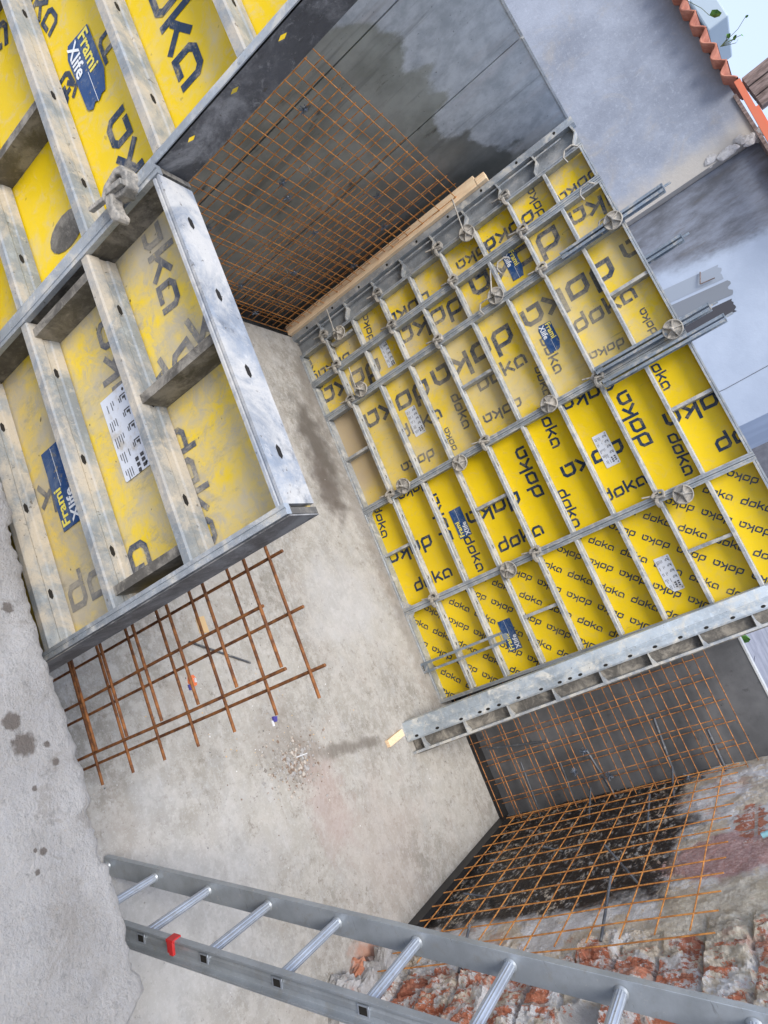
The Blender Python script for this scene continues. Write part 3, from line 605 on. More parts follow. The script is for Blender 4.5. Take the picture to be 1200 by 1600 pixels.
# small clamps across the seams of the far wall
V = {0: -1.511, 1: -1.211, 2: -.881, 3: -.001, 4: .890}
proto = thing('formwork_clamp', 'x', 'clamp', (V[0], -.004, .3), 'clamps across the seams of the far wall')
clamp_parts(proto, .82)
seam = {0: 'the seam beside the grey filler strip', 1: 'the seam between the two narrow yellow panels', 2: 'the seam left of the wide dusty panel', 3: 'the seam between the dusty and the clean yellow panel', 4: 'the seam left of the panel with small diagonal print'}
lev = {0: {.3: 'bottom', .9: 'second from the bottom', 1.5: 'third from the bottom', 2.1: 'top'}}
spots = [(0, .3), (0, .9), (0, 1.5), (0, 2.1), (1, .3), (1, .9), (1, 1.5), (1, 2.1), (2, .3), (2, 1.2), (2, 2.1), (3, .3), (3, 1.2), (3, 2.1), (4, .3), (4, 1.2), (4, 2.1)]
for i, (v, z) in enumerate(spots):
    c_ = proto if i == 0 else copy_tree(proto)
    c_.location = (V[v], -.004, z-.002); c_.rotation_euler = (0, radians(random.uniform(-6, 6)), 0)
    nn = [b for a, b in spots if a == v]; k = nn.index(z)
    wd = ({0: 'lowest', len(nn)-1: 'highest'}).get(k, 'middle' if len(nn) == 3 else ('second lowest' if k == 1 else 'second highest'))
    c_['label'] = wd+' small cast clamp on '+seam[v]

# tie plates with rods
def disc_parts(t):
    mb = MB(); mb.lathe([(.0, -.008), (.020, -.008), (.024, -.002), (.066, .002), (.070, -.004), (.078, -.004), (.080, .004), (.078, .010), (.0, .010)], n=28, m='cast'); mb.build('base_plate', t)
    for k in range(5):
        a = 2*pi*k/5+.3; mb = MB(); Mx = Matrix.Rotation(-a, 4, 'Y'); mb.ext([(.010, -.022), (.030, -.018), (.074, -.006), (.074, .001), (.010, .001)], 2, -.003, .003, 'cast', Mx); mb.build('fin', t)
    mb = MB(); mb.lathe([(.0, -.034), (.009, -.034), (.014, -.024), (.016, -.004)], n=8, m='cast'); mb.build('hub', t)
    mb = MB(); mb.tube((0, -.10, 0), (0, .2, 0), .0085, 10, 'cast'); mb.build('tie_rod', t)
dp = thing('tie_plate', 'x', 'anchor plate', (0, 0, 0), 'round tie plates on the far wall'); disc_parts(dp); dp.scale = (.80, .80, .80)
discs = [(-.873, 2.64, 'round tie plate at the top on the brown channel waler'), (-.031, 2.64, 'round tie plate at the top on the pair of blue grey walers'), (.93, 2.245, 'round tie plate high on the seam left of the small printed panel'),
         (.916, .969, 'round tie plate low on the seam left of the small printed panel'), (-.016, 1.746, 'round tie plate high on the seam between dusty and clean panels'), (.04, .964, 'round tie plate at mid height on the seam of the clean yellow panel'),
         (-.022, .449, 'lowest round tie plate on the seam between dusty and clean panels'), (-.922, 1.745, 'tie plate beside the torn sticker of the narrow panel'), (-1.47, 1.757, 'upper tie plate on the grey filler strip beside the timber'),
         (-.916, .436, 'tie plate with a crossed rod low on the narrow panels'), (-1.45, .456, 'lower tie plate on the grey filler strip near the floor corner')]
for i, (x, z, lb) in enumerate(discs):
    o = dp if i == 0 else copy_tree(dp)
    o.location = (x, -.060 if i < 2 else -.022, z); o['label'] = lb
    o.rotation_euler = (radians(random.uniform(-5, 5)), radians(random.uniform(0, 70)), radians(random.uniform(-5, 5)))
# thin loose rods poking out of some tie plates
for x, z, dx, dz, lb in ((-1.47, 1.757, -.25, .03, 'thin steel rod from the upper tie plate across the timber batten'), (-1.45, .456, -.2, .02, 'thin steel rod from the lower tie plate of the filler strip'), (-.93, 1.745, -.14, .06, 'short thin rod at the tie plate of the narrow panel'), (-.93, .436, -.17, .02, 'short thin rod at the low tie plate of the narrow panels')):
    mb = MB(); mb.tube((x, -.09, z), (x+dx, -.10, z+dz), .0065, 8, 'cast'); tag(mb.build('steel_rod'), lb, 'rod', 'thin rods at the tie plates')
# bent wire hooks at the frame
for x, z, lb in ((-1.44, 2.62, 'top'), (-1.14, 2.60, 'second'), (-.86, 2.60, 'third'), (-1.05, 1.9, 'middle'), (-.86, 1.66, 'lowest')):
    mb = MB(); mb.path([(x-.05, -.01, z+.05), (x-.075, -.03, z+.02), (x-.07, -.035, z-.035), (x-.03, -.035, z-.06), (x+.01, -.02, z-.05)], .006, 8, 'cast')
    tag(mb.build('hook'), lb+' bent steel hook on the narrow panels of the far wall', 'hook', 'bent hooks on the narrow panels')

# channel walers
def channel(mb, x, y, z0, z1, w_=.018, d=.05, m='waler', flip=1):
    t_ = .004
    mb.ext([(x, y), (x+w_*flip, y), (x+w_*flip, y+t_), (x+t_*flip, y+t_), (x+t_*flip, y+d-t_), (x+w_*flip, y+d-t_), (x+w_*flip, y+d), (x, y+d)][::flip], 2, z0, z1, m)
def waler(label, x, y, z0, z1, m='waler', gap=.014):
    t = thing('channel_waler', label, 'waler', (x, y, z0), 'channel walers on the far wall')
    for s in (-1, 1):
        mb = MB(); channel(mb, s*gap/2, 0, 0, z1-z0, flip=s, m=m); mb.build('channel', t)
    for z in (0.0, z1-z0-.006):
        mb = MB(); mb.box((-gap/2-.018, -.003, z), (gap/2+.018, 0.0-.0005, z+.006), m); mb.box((-gap/2, .01, z+.01), (gap/2, .016, z+.05), m); mb.build('end_plate', t)
    return t
waler('brown grey channel waler standing above the top of the dusty panel', -.873, -.056, 2.26, 2.98, 'waler')
waler('upper blue grey channel waler beside the white wall, left one of the pair', -.045, -.056, 2.12, 2.88)
waler('upper blue grey channel waler beside the white wall, right one of the pair', .062, -.056, 2.13, 2.92)
waler('short blue grey channel waler fixed at the bottom of the small printed panel', 1.345, -.056, .0, .72, gap=.045)
waler('bluish channel waler rising behind the far wall form', -.70, .42, 1.9, 2.96)

# ------------------------------------------------------------------ outer forms and floor
def sheetbox(name, label, cat, a, b, m, group=None, edge=None):
    t = thing(name, label, cat, (0, 0, 0), group)
    mb = MB(); mb.box(a, b, m); mb.build('face_sheet', t)
    return t
G_O = 'outer form panels'
for i, (ya, yb) in enumerate(((-.664, .36), (-1.509, -.676), (-2.6, -1.521), (-3.4, -2.612))):
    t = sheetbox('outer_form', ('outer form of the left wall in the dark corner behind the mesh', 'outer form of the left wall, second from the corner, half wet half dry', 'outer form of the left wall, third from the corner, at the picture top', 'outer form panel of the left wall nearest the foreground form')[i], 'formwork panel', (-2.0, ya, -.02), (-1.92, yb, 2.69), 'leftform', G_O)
    mb = MB(); mb.box((-2.0, ya+.002, 2.6905), (-1.912, yb-.002, 2.705), 'edge_light'); mb.build('top_edge', t)
for k, (y, z) in enumerate(((-.6, 1.05), (-1.45, 1.50), (-1.3, 1.55), (-.52, .55))):
    pass
t = sheetbox('outer_form', 'tall outer form hidden behind the far wall, only its top edge showing', 'formwork panel', (-1.915, .34, -.02), (1.30, .42, 2.685), 'farform', G_O)
t = sheetbox('outer_form', 'dark grey outer form behind the rusty mesh right of the far wall', 'formwork panel', (1.304, .34, -.02), (2.78, .42, 2.10), 'farform', G_O)
mb = MB(); mb.box((1.304, .336, 2.1005), (2.78, .425, 2.112), 'edge_light'); mb.build('top_edge', t)
# floor
mb = MB()
mb.box((-1.71, -3.66, -.3), (2.66, .17, 0), 'floor'); o = mb.build('floor'); tag(o, kind='structure')
mb = MB(); mb.box((-2.1, -4.0, -.36), (3.0, .6, -.302), 'farform'); o = mb.build('pit_base'); tag(o, kind='structure')
# black strip standing in for the gap's deep shade, real membrane at right wall
mb = MB(); mb.box((1.66, .172, -.05), (2.64, .338, -.005), 'membrane'); tag(mb.build('membrane_or_gap_shade'), 'black strip standing in for the shade in the gap at the foot of the far form', 'membrane')
mb = MB(); mb.box((2.60, -1.30, .0015), (2.632, .165, .085), 'membrane'); tag(mb.build('membrane_or_gap_shade'), 'black membrane upstand along the foot of the masonry wall', 'membrane')

# ------------------------------------------------------------------ rebar meshes
def bar_mesh(ln, r, m, ribbed=False):
    mb = MB(); n = 7; seg = max(2, int(ln/.35)); rr = random.Random(int(ln*1000)+seg)
    pts = [Vector((0, 0, ln*i/seg)) for i in range(seg+1)]
    for p in pts[1:-1]: p.x += rr.uniform(-.003, .003); p.y += rr.uniform(-.003, .003)
    for a, b in zip(pts, pts[1:]): mb.tube(a, b, r, n, m)
    if ribbed:
        k = int(ln/.012)
        for i in range(k): z = .006+.012*i; mb.lathe([(r*.95, z-.002), (r*1.16, z), (r*.95, z+.002)], n=8, m=m, axis=2)
    o = mb.build('bar'); me = o.data; bpy.data.objects.remove(o); return me
def rebar(label, origin, U, Vv, nu, nv, sp, lenU, lenV, offU, offV, r=.003, m='rust', jit=.004, N=None, ribbed=False, group='rusty reinforcement meshes'):
    """bars along U (nv of them) and along V (nu of them)"""
    t = thing('rebar_mesh', label, 'steel mesh', origin, group)
    U, Vv = Vector(U), Vector(Vv); N = Vector(N)
    meU = bar_mesh(lenU, r, m, ribbed); meV = bar_mesh(lenV, r, m, ribbed)
    for k in range(nv):
        o = bpy.data.objects.new('bar', meU); COL.objects.link(o); o.parent = t
        d = (U+Vv*random.uniform(-.003, .003)).normalized()
        o.location = Vv*(offV+k*sp+random.uniform(-jit, jit)*.5); o.rotation_euler = d.to_track_quat('Z', 'Y').to_euler()
    for k in range(nu):
        o = bpy.data.objects.new('bar', meV); COL.objects.link(o); o.parent = t
        d = (Vv+U*random.uniform(-.003, .003)).normalized()
        o.location = U*(offU+k*sp+random.uniform(-jit, jit)*.5)+N*(2*r); o.rotation_euler = d.to_track_quat('Z', 'Y').to_euler()
    return t
# left wall, two layers (bars run along Y and Z)
rebar('front rusty mesh of the left wall in the dark corner', (-1.75, -1.925, .0), (0, 1, 0), (0, 0, 1), 13, 13, .15, 1.98, 1.81, .09, .0, .0032, N=(-1, 0, 0))
rebar('rear rusty mesh of the left wall, against the wet grey form', (-1.86, -1.925, .0), (0, 1, 0), (0, 0, 1), 14, 13, .15, 2.1, 1.84, .12, .03, .0032, N=(-1, 0, 0))
# overlap mesh near the corner
rebar('shorter overlapping rusty mesh by the timber batten in the left corner', (-1.77, -1.0, .0), (0, 1, 0), (0, 0, 1), 7, 9, .15, 1.1, 1.4, .03, .07, .0032, N=(-1, 0, 0))
# far wall, right end
rebar('front rusty mesh right of the far wall, before the dark form', (1.50, .19, -.02), (1, 0, 0), (0, 0, 1), 8, 13, .15, 1.16, 1.84, .08, .04, .0032, 'rust_brown', N=(0, 1, 0))
rebar('rear rusty mesh right of the far wall, against the dark form', (1.50, .30, -.02), (1, 0, 0), (0, 0, 1), 8, 13, .15, 1.20, 1.88, .145, .10, .0032, 'rust_brown', N=(0, 1, 0))
# right wall mesh over the tar
rebar('rusty mesh standing in front of the tarred masonry wall', (2.565, .02, .16), (0, -1, 0), (0, 0, 1), 13, 11, .15, 1.78, 1.66, .03, .06, .0034, N=(-1, 0, 0))
# near wall: thick ribbed starter mesh
rebar('front layer of thick rusty mesh below the foreground formwork', (-1.0, -3.33, 0), (1, 0, 0), (0, 0, 1), 14, 12, .155, 2.09, 1.63, .08, -.08, .0045, 'rust_dark', .006, N=(0, 1, 0), group='thick meshes of the near wall')
rebar('rear layer of thick rusty mesh below the foreground formwork', (-1.0, -3.25, 0), (1, 0, 0), (0, 0, 1), 14, 11, .155, 2.19, 1.68, .11, .085, .0045, 'rust_dark', .006, N=(0, 1, 0), group='thick meshes of the near wall')

# spacers: little wire stars clipped to the bars
def star():
    mb = MB(); rr = random.Random(3)
    for k in range(20):
        a = 2*pi*k/20; l = .020+.012*rr.random(); mb.tube((0, 0, 0), (rr.uniform(-.012, .012), l*cos(a), l*sin(a)), .0024, 5, 'wire')
    mb.lathe([(.008, -.004), (.010, 0), (.008, .004)], n=10, m='wire'); return mb.build('bar_spacer')
st = star(); first = True
SP = [(-1.74, -1.63, 1.60), (-1.74, -1.35, 1.17), (-1.74, -1.23, 1.10), (-1.74, -1.52, .64), (-1.74, -1.35, .38), (-1.74, -.80, .98), (-1.74, -.62, .60), (-1.74, -.66, 1.46), (-1.74, -.34, 1.3), (-1.74, -1.1, .18), (-1.74, -.9, .30), (-1.74, -.55, .10), (-1.74, -1.75, .42), (-1.74, -.2, .9)]
wds = ['near its free upper end', 'in its upper middle', 'just below the upper middle', 'near the foreground rail', 'low near the foreground rail', 'in the right middle', 'lower right of the middle', 'below the top edge', 'beside the timber top', 'near the floor', 'low in the middle', 'lowest by the floor', 'hidden by the rail', 'close to the batten']
for i, p in enumerate(SP):
    o = st if i == 0 else st.copy()
    if i: COL.objects.link(o)
    o.location = p; o.rotation_euler = (i*.7, 0, 0); tag(o, 'blue grey wire spacer on the left wall mesh, '+wds[i], 'spacer', 'wire spacers on the meshes')
for i, (p, wd) in enumerate((((2.62, .18, 1.45), 'near its top right bar'), ((2.66, .19, 1.53), 'at its top right corner'), ((2.42, .18, .72), 'in its lower middle'), ((2.3, .18, .85), 'in its middle'), ((2.5, .18, .95), 'right of its middle'))):
    o = st.copy(); COL.objects.link(o); o.location = p; o.rotation_euler = (i, 0, radians(90)); tag(o, 'blue grey wire spacer on the right end mesh, '+wd, 'spacer', 'wire spacers on the meshes')
# dark threaded rods
for i, (a, b, r, lb) in enumerate((((2.09, .17, .12), (2.16, .17, .62), .009, 'dark rod lying upright near the left edge of the right end mesh'), ((2.30, .21, .86), (2.72, .21, .93), .011, 'dark rod crossing the middle of the mesh right of the far wall'),
        ((2.22, .22, 1.40), (2.72, .22, 1.35), .011, 'thickest dark rod crossing the upper mesh right of the far wall'), ((2.38, .22, 1.69), (2.74, .22, 1.68), .010, 'uppermost dark rod in the mesh right of the far wall'), ((2.26, .22, .33), (2.70, .22, .31), .008, 'lowest dark rod in the mesh right of the far wall'),
        ((2.34, .24, .62), (2.66, .24, .60), .008, 'short dark rod below the middle of the right end mesh'))):
    mb = MB(); mb.tube(a, b, r, 8, 'darkrod'); tag(mb.build('threaded_rod'), lb, 'rod', 'dark rods in the right end mesh')
for i, (a, b, lb) in enumerate((((2.54, -.72, .72), (2.65, -.55, .74), 'dark pin sticking out of the tarred wall, left middle'), ((2.54, -1.16, .36), (2.65, -1.0, .42), 'dark pin low on the tarred wall beside the floor'), ((2.50, -.98, 1.20), (2.65, -1.12, 1.34), 'light steel pin slanting out of the tarred wall'),
        ((2.54, -.25, 1.30), (2.65, -.52, 1.28), 'dark pin near the top of the tarred wall'), ((2.52, -1.30, 1.30), (2.65, -1.60, 1.26), 'dark pin at the upper near edge of the tar'), ((2.54, -1.52, .58), (2.65, -1.72, .56), 'dark pin near the ladder side of the mesh'), ((2.50, .02, .85), (2.62, -.2, .84), 'dark pin at the corner of both meshes'), ((2.5, .05, 1.42), (2.62, -.15, 1.40), 'dark pin at the upper corner of both meshes'))):
    mb = MB(); mb.tube(a, b, .007, 8, 'darkrod'); tag(mb.build('wall_pin'), lb, 'rod', 'pins in the tarred wall')
mb = MB(); mb.lathe([(.0, -.012), (.016, -.010), (.020, .012), (.0, .014)], n=16, m='blue'); tag(mb.build('plastic_cone', loc=(2.715, .325, 1.70)), 'blue plastic cone in the dark outer form above the mesh corner', 'cone')
# loose bent tie wires
for i, (p, lb) in enumerate((((-1.73, -1.33, 1.36), 'bent tie wire hanging in the upper part of the left mesh'), ((-1.73, -1.72, .62), 'bent tie wire beside the foreground rail'), ((-1.73, -.75, .62), 'bent tie wire low in the left mesh'))):
    mb = MB(); x, y, z = p; mb.path([(x, y, z), (x+.02, y+.05, z-.02), (x+.02, y+.08, z-.06), (x+.01, y+.085, z-.10)], .002, 5, 'cast'); tag(mb.build('tie_wire'), lb, 'wire')

# ------------------------------------------------------------------ masonry wall on the right
t = thing('masonry_wall', 'stripped masonry wall with black tar, pale plaster and broken red bricks behind the ladder', 'wall', (0, 0, 0))
mb = MB(); ny, nz = 300, 240; y0, y1, z0, z1 = .335, -2.28, -.05, 2.7; vs = []
def hsh(a, b): return (math.sin(a*127.1+b*311.7)*43758.5453) % 1.0
for j in range(nz+1):
    for i in range(ny+1):
        y = y0+(y1-y0)*i/ny; z = z0+(z1-z0)*j/nz
        e = max(0, min(1, (-y-1.50+.25*noise.noise(Vector((z*2.5, y*2, 0))))/.10))
        f = noise.fractal(Vector((3.1, y*4.0, z*4.0)), .8, 2.0, 8)*.012
        zz = z+.02*noise.noise(Vector((y*4, z*2, 9))); row = math.floor(zz/.19); yo = y+.12*(row % 2)+.01*noise.noise(Vector((z*20, y*9, 3))); bi = math.floor(-yo/.24)
        u = (-yo/.24) % 1; v = (zz/.19) % 1
        jt = min(min(u, 1-u)*.24, min(v, 1-v)*.19)
        dep = (hsh(row, bi)-.45)*.050+noise.fractal(Vector((row*3.3, y*14, z*14)), .7, 2, 6)*.016+.0045*math.sin((y+.02*noise.noise(Vector((z*6, y*3, 0))))*2*pi/.034)*(hsh(bi, row) > .45)
        if jt < .010: dep += .020
        lim = -2.0-.20*(hsh(row+.5, 3)-.4)
        x = 2.655+f+e*dep+max(0, -y-1.72)*.10
        if y < lim: x = 2.655+.10+min(.35, (lim-y)*6)*1.0+noise.fractal(Vector((1, y*9, z*9)), .8, 2, 5)*.03
        vs.append((x, y, z))
fs = [(j*(ny+1)+i, j*(ny+1)+i+1, (j+1)*(ny+1)+i+1, (j+1)*(ny+1)+i) for j in range(nz) for i in range(ny)]
mb.add(vs, fs, 'masonry', False); mb.build('plaster_face', t)
mb = MB(); mb.box((2.95, -1.9, -.05), (3.2, .6, 2.69), 'mortar'); mb.build('wall_core', t)
rr = random.Random(21)
for k in range(9):
    bm = bmesh.new(); bmesh.ops.create_cube(bm, size=2); bmesh.ops.subdivide_edges(bm, edges=bm.edges[:], cuts=6, use_grid_fill=True); off = Vector((k*7, 3, 0)); mb = MB(); sx = .03+.05*rr.random(); yy = -1.62-.4*rr.random(); zz = .01+.10*rr.random()
    Rm = Matrix.Rotation(rr.uniform(0, 3), 3, 'Z') @ Matrix.Rotation(rr.uniform(-.5, .5), 3, 'X')
    vs2 = []
    for v in bm.verts:
        co = v.co.copy(); co = co*(1-.16*max(0, co.length-1.1)); co *= 1+.22*noise.fractal(v.co*1.4+off, .8, 2, 6); co = Rm @ Vector((co.x*.8, co.y*1.5, co.z*.7)); vs2.append((2.60+rr.random()*0+co.x*sx, yy+co.y*sx, zz+co.z*sx))
    mb.add(vs2, [[v.index for v in f.verts] for f in bm.faces], 'brick' if k % 4 == 1 else 'mortar'); bm.free(); mb.build('fallen_brick', t)
mb = MB(); mb.tube((2.64, -.86, 1.93), (2.60, -.80, 2.25), .013, 10, 'pale_pipe'); tag(mb.build('pipe'), 'pale turquoise pipe end in the masonry at the right picture edge', 'pipe')
mb = MB(); mb.box((2.86, -6.5, -.05), (3.1, -1.9505, 4.4), 'greywall'); tag(mb.build('side_wall'), 'smooth grey wall behind the ladder at the bottom of the picture', 'wall')
mb = MB(); mb.path([(2.55, -1.72, .03), (2.60, -1.62, .06), (2.66, -1.55, .05)], .022, 6, 'oldwood'); tag(mb.build('wood_splinter'), 'charred wood splinter at the foot of the broken wall beneath the ladder', 'wood scrap')

# ------------------------------------------------------------------ ledge in the foreground
mb = MB(); nx, nyy = 420, 90; vs = []
def ledge_edge(x):
    e = -3.655+.010*noise.fractal(Vector((x*5, 0, 0)), 1, 2, 6)+.007*noise.noise(Vector((x*34, 2, 0)))+.005*noise.noise(Vector((x*90, 4, 0)))+.018*(noise.cell(Vector((x*9+.4*noise.noise(Vector((x*20, 0, 0))), 1, 0)))-.5)
    if x > 1.585: e -= min(.075, (x-1.585)*1.6)
    return e
xs = [-1.2+3.9*i/nx for i in range(nx+1)]
prof = []
for x in xs:
    e = ledge_edge(x); col = []
    for k in range(nyy+1):
        t_ = k/nyy; y = e-1.6*t_**1.6
        z = 1.3+.006*noise.fractal(Vector((x*9, y*9, 0)), .8, 2, 8)-.010*math.exp(-(e-y)/.010)-.012*max(0, noise.noise(Vector((x*14, y*14, 7)))-.25)*math.exp(-(e-y)/.06)*3
        col.append((x, y, z))
    for k in range(1, 14):
        z = 1.3-.012-k*.03*(1+.2*k); y = e-.004+.014*noise.fractal(Vector((x*8, z*8, 3)), 1, 2, 5)
        col.insert(0, (x, y, z))
    vs += col
n_ = len(vs)//(nx+1)
fs = [(i*n_+k, (i+1)*n_+k, (i+1)*n_+k+1, i*n_+k+1) for i in range(nx) for k in range(n_-1)]
mb.add(vs, fs, 'ledge', True); o = mb.build('ledge'); tag(o, kind='structure')

# ------------------------------------------------------------------ ladder
P0 = Vector((1.5835, -2.906, .304)); dr = Vector((.3090, 0, .9511)); nr = Vector((dr.z, 0, -dr.x)); wv_ = Vector((0, -1, 0)); WD = .272
t = thing('ladder', 'aluminium ladder leaning out of the pit with a red clip on its side', 'ladder', tuple(P0))
Bm = Matrix((dr, wv_, nr)).transposed().to_4x4()   # local x along ladder, y across (towards camera), z = normal
L0, L1 = -.30, 3.75
def stile(y, s):
    mb = MB(); a = .036; f = .022; t_ = .003
    mb.ext([(y, -a), (y+s*f, -a), (y+s*f, -a+t_+.004), (y+s*t_, -a+t_+.006), (y+s*t_, -.010), (y+s*.007, -.005), (y+s*.007, .007), (y+s*t_, .012), (y+s*t_, a-t_-.006), (y+s*f, a-t_-.004), (y+s*f, a), (y, a)][::s], 0, L0, L1, 'alu', Bm)
    return mb.build('stile', t, bevel=.0012)
sf = stile(.0, -1); sn_ = stile(WD, 1)
for k in range(-1, 13):
    mb = MB(); x = .28*k
    pf = [(x+(.0150 if i % 2 else .0138)*cos(2*pi*i/28), -.004+(.0150 if i % 2 else .0138)*sin(2*pi*i/28)) for i in range(28)]; mb.add([Bm @ Vector((a, yy, b)) for yy in (.0005, WD-.0005) for a, b in pf], [(i, (i+1) % 28, 28+(i+1) % 28, 28+i) for i in range(28)], 'alu_rung'); mb.tube(Bm @ Vector((x, .001, -.004)), Bm @ Vector((x, .008, -.004)), .019, 16, 'alu', .016); mb.tube(Bm @ Vector((x, WD-.008, -.004)), Bm @ Vector((x, WD-.001, -.004)), .016, 16, 'alu', .019); mb.build('rung', t)
    mb = MB(); mb.box((x-.016, WD+.0075, -.014), (x+.018, WD+.0105, .013), 'alu_rung', Bm); mb.box((x-.011, WD+.0108, -.0105), (x+.013, WD+.0112, .0095), 'black', Bm); mb.build('rung_end', sn_)
mb = MB(); mb.box((.425, WD-.003, -.040), (.455, WD+.030, -.030), 'red', Bm); mb.box((.438, WD+.022, -.034), (.455, WD+.032, .004), 'red', Bm); mb.box((.427, WD+.016, -.030), (.437, WD+.029, .000), 'red', Bm); mb.build('red_clip', t, bevel=.001)

# ------------------------------------------------------------------ small things on the floor
t = thing('timber_offcut', 'small pale timber offcut on the floor at the foot of the leaning panel', 'timber', (1.672, -.74, 0), rot=(0, 0, radians(4)))
mb = MB(); mb.box((-.022, -.10, 0), (.022, .10, .028), 'wood'); mb.box((-.1, -.05, .0), (-.0999, -.0499, .0001), 'wood'); mb = MB(); mb.box((-.022, -.11, 0), (.026, .09, .028), 'wood'); mb.build('offcut', t, bevel=.002)
mb = MB(); rr = random.Random(5)
def chunk(mb, p, s, m, seed):
    bm = bmesh.new(); bmesh.ops.create_icosphere(bm, subdivisions=1, radius=1); off = Vector((seed*3.3, 0, 0))
    sx, sy, sz = s*(.7+rr.random()*.6), s*(.7+rr.random()*.6), s*(.4+rr.random()*.4)
    vs = [(p[0]+v.co.x*sx*(1+.5*noise.noise(v.co*2+off)), p[1]+v.co.y*sy*(1+.5*noise.noise(v.co*2+off)), p[2]+max(-.3, v.co.z)*sz+sz*.3) for v in bm.verts]
    mb.add(vs, [[v.index for v in f.verts] for f in bm.faces], m); bm.free()
for k in range(700):
    a = rr.uniform(0, 2*pi); d = abs(rr.gauss(0, .13)); s = rr.choice((.002, .003, .003, .004, .006, .009)) if d > .09 else rr.choice((.003, .004, .006, .008, .013))
    chunk(mb, (1.50+d*cos(a)*.9, -1.70+d*sin(a)*1.2, 0), s, rr.choice(('rubble', 'rubble', 'rubble', 'mortar', 'ground', 'rubble', 'ground', 'mortar')), k)
for k in range(260):
    x, y = rr.uniform(-.3, 2.5), rr.uniform(-3.1, -.05); s = rr.choice((.0015, .002, .002, .003, .004)); chunk(mb, (x, y, 0), s, rr.choice(('rubble', 'mortar', 'darkrod', 'whitebit', 'rubble')), k)
for k in range(120):
    x, y = 1.25+rr.gauss(0, .22), -1.75+rr.gauss(0, .3); chunk(mb, (x, y, 0), rr.choice((.002, .003, .004)), rr.choice(('rubble', 'kraft', 'darkrod', 'whitebit')), k)
tag(mb.build('rubble'), 'swept heap of rubble crumbs and scraps on the floor', 'rubble', kind='stuff')
def scrap(name, label, cat, p, pts, m, h=.006):
    mb = MB(); n = len(pts); vs = [(p[0]+a, p[1]+b, .0015+h*noise.noise(Vector((a*60, b*60, 1)))*.5+h*.6) for a, b in pts]+[(p[0]+a, p[1]+b, .0005) for a, b in pts]
    mb.add(vs, [list(range(n)), list(range(n, 2*n))[::-1]]+[(i, n+i, n+(i+1) % n, (i+1) % n) for i in range(n)], m)
    return mb
mb = scrap('', '', '', (.90, -2.20), [(-.03, -.02), (.0, -.03), (.03, -.015), (.025, .015), (-.01, .022), (-.03, .01)], 'orange', .012); 
mb2 = scrap('', '', '', (.925, -2.225), [(-.014, -.012), (.014, -.01), (.016, .012), (-.01, .014)], 'purple', .016); mb.add(mb2.v, mb2.f, 'purple'); mb2 = scrap('', '', '', (.90, -2.19), [(-.012, -.006), (.010, -.006), (.012, .008), (-.01, .006)], 'whitebit', .026); mb.add(mb2.v, mb2.f, 'whitebit')
tag(mb.build('wrapper'), 'crumpled orange and blue wrapper on the floor under the thick mesh', 'litter')
mb = scrap('', '', '', (1.235, -1.745), [(-.014, -.012), (.016, -.014), (.02, .01), (-.006, .018)], 'purple', .02); mb2 = scrap('', '', '', (1.255, -1.765), [(-.016, -.006), (.016, -.008), (.018, .008), (-.01, .01)], 'whitebit', .008); mb.add(mb2.v, mb2.f, 'whitebit')
tag(mb.build('wrapper'), 'small dark blue wrapper on the floor above the rubble heap', 'litter')
mb = scrap('', '', '', (.63, -2.02), [(-.05, -.03), (.04, -.035), (.045, .03), (-.05, .03)], 'kraft', .004); tag(mb.build('board_scrap'), 'flat tan board scrap on the floor beneath the thick mesh', 'wood scrap')
mb = MB(); mb.tube((.70, -2.15, .012), (.90, -1.78, .010), .0055, 8, 'darkrod'); tag(mb.build('loose_bar'), 'loose dark bar lying on the floor beneath the thick mesh', 'rod')
mb = MB(); mb.box((1.43, -1.76, .012), (1.50, -1.70, .014), 'whitebit', Matrix.Identity(4)); mb = MB(); mb.tube((1.475, -1.70, .02), (1.485, -1.60, .012), .004, 6, 'whitebit'); tag(mb.build('white_stick'), 'white plastic stick lying on the rubble heap', 'litter')

# ------------------------------------------------------------------ neighbouring house
t = thing('house', 'neighbouring house with grey and white rendered wall and clay tile eaves', 'house', (0, 0, 0))
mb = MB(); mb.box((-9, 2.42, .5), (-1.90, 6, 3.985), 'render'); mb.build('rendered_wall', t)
mb = MB(); mb.box((-1.895, 2.52, .5), (.43, 6, 4.02), 'housewall'); mb.build('painted_wall', t)
rr = random.Random(11)
mb = MB()   # lumpy render edge at the corner under the eaves
for k in range(26):
    bm = bmesh.new(); bmesh.ops.create_icosphere(bm, subdivisions=2, radius=1); off = Vector((k*3, 1, 0)); s = .02+.03*rr.random(); p = (-1.93+rr.uniform(-.05, .03), 2.43+rr.uniform(-.02, .02), 3.45+.62*rr.random()**.6)
    vs2 = [(p[0]+v.co.x*s*(1+.6*noise.noise(v.co*2+off)), p[1]+v.co.y*s*.6, p[2]+v.co.z*s*1.6*(1+.6*noise.noise(v.co*2+off))) for v in bm.verts]
    mb.add(vs2, [[v.index for v in f.verts] for f in bm.faces], 'mortar'); bm.free()
mb.build('mortar_edge', t)
def stripe(x0, z0, x1, z1, wd, m, seed):
    r = random.Random(seed); mb = MB(); d = Vector((x1-x0, z1-z0)); L_ = d.length; d.normalize(); u = Vector((-d.y, d.x)); a = []; b = []
    a = [Vector((x0, z0))+u*wd/2, Vector((x1, z1))+u*wd/2]; end = [Vector((x1, z1))+d*r.uniform(-.02, .02)+u*(wd/2-wd*(k+1)/7) for k in range(6)]; b = [Vector((x1, z1))-u*wd/2, Vector((x0, z0))-u*wd/2]
    mb.quad2([tuple(p) for p in a+end+b], 2.5175-seed*.0006, m); mb.build('paint_strip', t)
